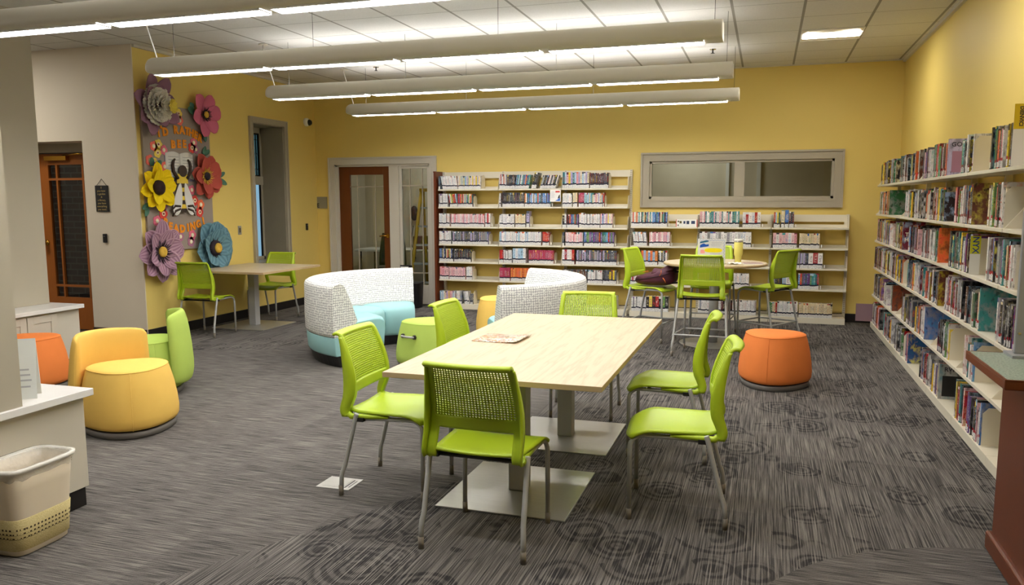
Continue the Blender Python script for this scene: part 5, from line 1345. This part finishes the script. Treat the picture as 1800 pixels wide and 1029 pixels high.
# shelf signs
t = thing('shelf_card', 'small white shelf card hung under the top shelf of the middle tall bay', 'card', (bx(977), YB-.296, 1.60))
m = MB(); m.box(-.075, .075, -.002, .0005, -.06, .10); m.build('card_sheet', PAPER, t)
m = MB(); m.box(-.0, .06, -.003, -.002, .065, .085); m.build('red_heading', plain('card_red', rgb(150, 40, 56), .6), t)
m = MB(); m.poly([(-.005, -.05), (.065, -.05), (.065, -.005), (.03, -.03)], 0, .001, 0, lambda p: (p[0], -.002-p[2], p[1])); m.build('blue_picture', plain('card_blue', rgb(40, 100, 190), .6), t)
m = MB(); m.poly([(.03, -.02), (.062, -.01), (.062, .04), (.045, .02)], 0, .001, 0, lambda p: (p[0], -.003-p[2], p[1])); m.build('black_figure', BLACK, t)
m = MB()
for k in range(5): m.box(-.06, -.012-.006*(k % 2), -.003, -.002, .07-.018*k, .074-.018*k)
m.build('text_line', GREYI, t)
t = thing('shelf_card', 'wide white sign with red ends and dark pictures on the first low bay', 'card', (bx(1206), YB-.285, RZ[0]-.0015))
m = MB(); m.box(-.135, .135, -.002, .0, .0, .095); m.build('card_sheet', PAPER, t)
m = MB(); m.box(-.137, -.128, -.003, .001, 0, .095); m.box(.128, .137, -.003, .001, 0, .095); m.build('red_edge', plain('card_red', rgb(150, 40, 56), .6), t)
m = MB(); m.box(-.115, -.095, -.003, -.002, .06, .08); m.box(-.09, -.062, -.003, -.002, .045, .075); m.box(-.115, -.10, -.003, -.002, .01, .03); m.build('small_picture', plain('card_brown', rgb(90, 80, 44), .6), t)
m = MB(); m.box(-.04, -.015, -.003, -.002, .04, .075); m.box(.0, .035, -.003, -.002, .035, .078); m.box(.06, .108, -.003, -.002, .038, .078); m.build('dark_picture', plain('card_navy', rgb(50, 62, 96), .6), t)

# ------------------------------------------------------------------ right-hand bookcases
XF = 1.272                                                             # front edge of the shelves
RT = [1.735, 1.392, 1.070, .745, .408]
def side_bay(label, y0, y1, last_=False):
    t = thing('wall_bookcase', label, 'bookcase', (XR, y1, 0))
    for yy in ((y0, y1) if last_ else (y1,)):
        m = MB(); m.box(-.055, -.013, yy-y1-.015, yy-y1+.015, .001, 1.98); m.build('upright', SHELF, t)
    m = MB(); m.box(XF-XR, -.06, y0-y1+.002, -.002, .001, .066); m.build('base_deck', SHELF, t, bevel=.002)
    for z in RT:
        m = MB(); m.box(XF-XR, -.06, y0-y1+.004, -.004, z-.024, z-.002); s = m.build('shelf', SHELF, t, bevel=.002)
        m = MB(); m.box(-.058, -.056, y0-y1+.01, -.01, z-.002, z+.10); m.build('back_stop', SHELF, s)
        for yy in (y0-y1+.006, -.006):
            pts = [(-.058, z-.03), (XF-XR+.012, z-.022), (XF-XR+.012, z+.0), (-.15, z+.15), (-.058, z+.15)]
            m = MB(); m.poly(pts, -.0015, .0015, 0, lambda p: (p[0], yy+p[2], p[1])); m.build('end_bracket', SHELF, s)
    return t
ys = [10.62-.914*k for k in range(8)]
sn = ['ivory wall bookcase bay in the far corner', 'second ivory wall bookcase bay from the far corner', 'third ivory wall bookcase bay from the far corner', 'fourth ivory wall bookcase bay from the far corner', 'fifth ivory wall bookcase bay from the far corner', 'sixth ivory wall bookcase bay from the far corner', 'ivory wall bookcase bay nearest the green-topped desk']
for k in range(7): side_bay(sn[k], ys[k+1], ys[k], k == 6)
def ry(px, z):                                                         # depth on the shelf-front plane for a picture column
    a = math.atan((px-CXP)/FPX)-YAW
    return 1.30/math.tan(a)
TN = ['top', 'second', 'third', 'fourth', 'fifth', 'bottom']
TZ = [z-.0015 for z in RT]+[.0665]
# picture columns where a run of books stops and its last cover shows, then the next run starts
RUN = [
 [(1545, 1557), (1560, 1571), (1577, 1591), (1596, 1612), (1617, 1630), (1635, 1663), (1686, 1703), (1736, 1758), (1762, 1776), (1800, 1842)],
 [(1543, 1563), (1590, 1606), (1608, 1628), (1632, 1662), (1677, 1711), (1733, 1764), (1800, 1842)],
 [(1542, 1566), (1571, 1590), (1600, 1618), (1625, 1640), (1643, 1655), (1672, 1714), (1738, 1792), (1806, 1842)],
 [(1540, 1563), (1565, 1592), (1600, 1640), (1643, 1660), (1670, 1702), (1708, 1717), (1723, 1737), (1766, 1842)],
 [(1538, 1556), (1561, 1566), (1574, 1578), (1594, 1614), (1620, 1640), (1662, 1684), (1712, 1732)],
 [(1537, 1556), (1563, 1579), (1584, 1600), (1604, 1612), (1634, 1650), (1655, 1672), (1700, 1719), (1724, 1752)],
]
COVERS = {(0, 5): ('lavender', 'GOLDIE'), (1, 0): ('green', None), (2, 1): ('maroon', 'GO\nTO TH\nHOUSE'), (4, 4): ('blue', None), (5, 5): ('grey', 'RWBY'), (3, 6): ('teal', None), (1, 4): ('brown', None), (5, 3): ('blue', None), (4, 2): ('brown', None), (2, 4): ('orange', None), (3, 3): ('brown', None)}
rbooks = []; rends = []
rowc = [0]*6
for ti, runs in enumerate(RUN):
    z = TZ[ti]
    for ri, (pa, pb) in enumerate(runs):
        kk = 0
        y_far, y_near = ry(pa, z), ry(pb, z)
        y_far = min(y_far, 10.59); y = y_far; lastb = None
        while True:
            b = Bk(); big = rb.random() < .3
            b.t = rb.uniform(.011, .024) if not big else rb.uniform(.024, .042); b.h = rb.uniform(.215, .262); b.d = rb.uniform(.150, .185)
            if y-b.t < y_near:
                if lastb is not None: break
                y_near = y-b.t-.01
            cn = rb.choice(SCH['novel']); b.cn = cn; b.c, b.a, b.r = pick(cn), accent(cn), rb.random()
            b.pull = rb.uniform(0, .022)
            kk += 1; b.k = kk; rowc[ti] += 1; b.o = rowc[ti]; b.ti = ti; b.y = y-b.t/2; b.txt = None; b.ri = ri
            y -= b.t+.0008; rbooks.append(b); lastb = b
        if (ti, ri) in COVERS:
            lastb.cn, lastb.txt = COVERS[(ti, ri)]; lastb.c, lastb.a = pick(lastb.cn), accent(lastb.cn); lastb.h = .268; lastb.d = .195; lastb.pull = 0.0
        rends.append((ti, ri, y, z))
for b in rbooks:
    # spine faces -x: local x -> -y ... local y (depth) -> +x
    x = XF+.006+b.pull
    b.M = Matrix.Translation((x, b.y, TZ[b.ti]+.0006)) @ Matrix(((0, 1, 0, 0), (-1, 0, 0, 0), (0, 0, 1, 0), (0, 0, 0, 1)))
    b.area = b.t*b.h/(b.y*b.y) + (.003 if b.txt else 0)
rbooks.sort(key=lambda b: -b.area)
lead, rest = rbooks[:300], rbooks[300:]
INKD = plain('title_ink', rgb(40, 34, 48), .5); INKL = plain('title_pale', rgb(236, 226, 206), .5)
for b in lead:
    o = one_book('graphic_novel', b, SPG)
    tag(o, '%s graphic novel, %s in the %s run of the %s right-wall shelf' % (b.cn, ordinal(b.k), ordinal(b.ri+1), TN[b.ti]), 'book', 'graphic novels along the right wall')
    if b.txt:
        o['label'] = {'GOLDIE': 'lavender graphic novel showing its cover mid-way along the top right-wall shelf', 'RWBY': 'grey graphic novel showing its lettered cover on the bottom right-wall shelf'}.get(b.txt, 'maroon graphic novel with big pale cover letters on the third right-wall shelf')
        n = b.txt.count('\n')+1
        # cover faces -y in the world: local +x side
        text('cover_title', b.txt, .046 if n == 1 else .05, INKL if b.cn == 'maroon' else INKD, o, (b.t/2+.0006, b.d*.5, b.h*(.84 if n == 1 else .55)), (PI/2, 0, PI/2), .0004, bold=.001)
        if n == 1:
            m = MB(); m.box(b.t/2+.0002, b.t/2+.0010, b.d*.12, b.d*.88, b.h*.08, b.h*.66); m.build('cover_picture', magazine_mat() if False else MAU if b.txt == 'GOLDIE' else BLACK, o)
mb, cols = MB(), []
for b in rest: book_geom(mb, cols, b, b.M, 0)
if rest:
    o = mb.build('shelved_novel_mass', [SPG, COV, PAGES]); finish_cols(o, cols); tag(o, 'remaining small far books packed along the right-wall shelves', 'books', kind='stuff')
# lettered spine tags and steel bookends along the right wall
for lab, px, ti, w, h_, mat, body, ink, zt, gap in (('tall card with a yellow head lettered in black on the top right-wall shelf', 1776, 0, .070, .135, plain('tag_yellow', rgb(222, 190, 30), .5), 'DIENVICI', INKD, .20, .012), ('card with a yellow-green head lettered in blue on the third right-wall shelf', 1714, 2, .060, .115, plain('tag_lime', rgb(206, 204, 40), .5), 'NYX', plain('tag_blue', rgb(30, 60, 130), .5), .135, .016)):
    yy = ry(px, 0)-gap; t = thing('divider_card', lab, 'card', (XF-.004, yy, TZ[ti]+.0006))
    m = MB(); m.box(0, w, -.001, .001, 0, zt+h_); m.build('card_sheet', PAPER, t)
    m = MB(); m.box(0, w, -.0020, -.0011, zt, zt+h_); f = m.build('card_head', mat, t)
    text('lettering', body, min(.052, h_/len(body)*1.55), ink, f, (w/2, -.0023, zt+h_/2), (Matrix.Rotation(PI/2, 3, 'X') @ Matrix.Rotation(-PI/2, 3, 'Z')).to_euler(), .0003, bold=.001)
steel = {(0, 6), (0, 8), (1, 5), (2, 5), (2, 6), (3, 5), (4, 5), (4, 6), (5, 7), (5, 2), (3, 1), (1, 2)}
for ti, ri, y, z in rends:
    if (ti, ri) not in steel: continue
    t = thing('bookend', 'beige steel bookend ending a run of books, %s shelf of the right wall, %s run' % (TN[ti], ordinal(ri+1)), 'bookend', (XF+.02, y-.0045, z+.0006))
    h_ = .235
    pts = [(0, 0), (.20, 0), (.20, h_*.85), (.17, h_), (.03, h_), (0, h_*.85)]
    m = MB(); m.poly(pts, -.001, .001, 0, lambda p: (p[0], p[2], p[1])); m.build('plate', SHELF, t)
    m = MB(); m.box(0, .2, -.02, 0, 0, .001); m.build('foot_plate', SHELF, t)
# mauve folder propped across the end of the bottom shelf
m = MB(); m.box(-.155, .13, -.008, .008, 0, .215); o = m.build('mauve_folder', plain('mauve_folder_card', rgb(138, 110, 116), .7), None, (1.255, 10.608, .0665)); o.name = 'file_box'
tag(o, 'mauve file box sticking out at the far corner of the right-wall shelves', 'file box')
# ------------------------------------------------------------------ light and view
w = bpy.data.worlds.new('dusk'); sc.world = w; w.use_nodes = True
bg = w.node_tree.nodes['Background']; bg.inputs[0].default_value = rgb(150, 186, 208)+(1,); bg.inputs[1].default_value = 0.9
def lamp(name, loc, size, energy, col=(1, .95, .86)):
    l = bpy.data.lights.new(name, 'AREA'); l.energy = energy; l.size = size; l.color = col
    o = bpy.data.objects.new(name, l); COL.objects.link(o); o.location = loc
lamp('office_ceiling_lamp', (-5.3, 12.2, 2.66), .6, 9)
lamp('meeting_ceiling_lamp', (-1.2, 12.2, 2.66), .6, 10)
m = MB(); m.box(-.62, -.57, 12.95, 12.999, 0, 2.7); struct('white_strip_1', m, PAPER)  # added white strip standing in for a bright vertical line behind the window
m = MB(); m.box(-.16, -.10, 12.95, 12.999, 0, 2.7); struct('white_strip_2', m, PAPER)  # second added strip, for the other bright line behind the glass
sc.view_settings.view_transform = 'Standard'; sc.view_settings.look = 'None'; sc.view_settings.gamma = 1.0; sc.view_settings.use_curve_mapping = False
sc.view_settings.exposure = 0.27
sc.cycles.use_denoising = True; sc.cycles.max_bounces = 8; sc.cycles.diffuse_bounces = 5; sc.cycles.transparent_max_bounces = 12
sc.cycles.caustics_reflective = False; sc.cycles.caustics_refractive = False; sc.cycles.sample_clamp_indirect = 4.0
sc.cycles.use_light_tree = True
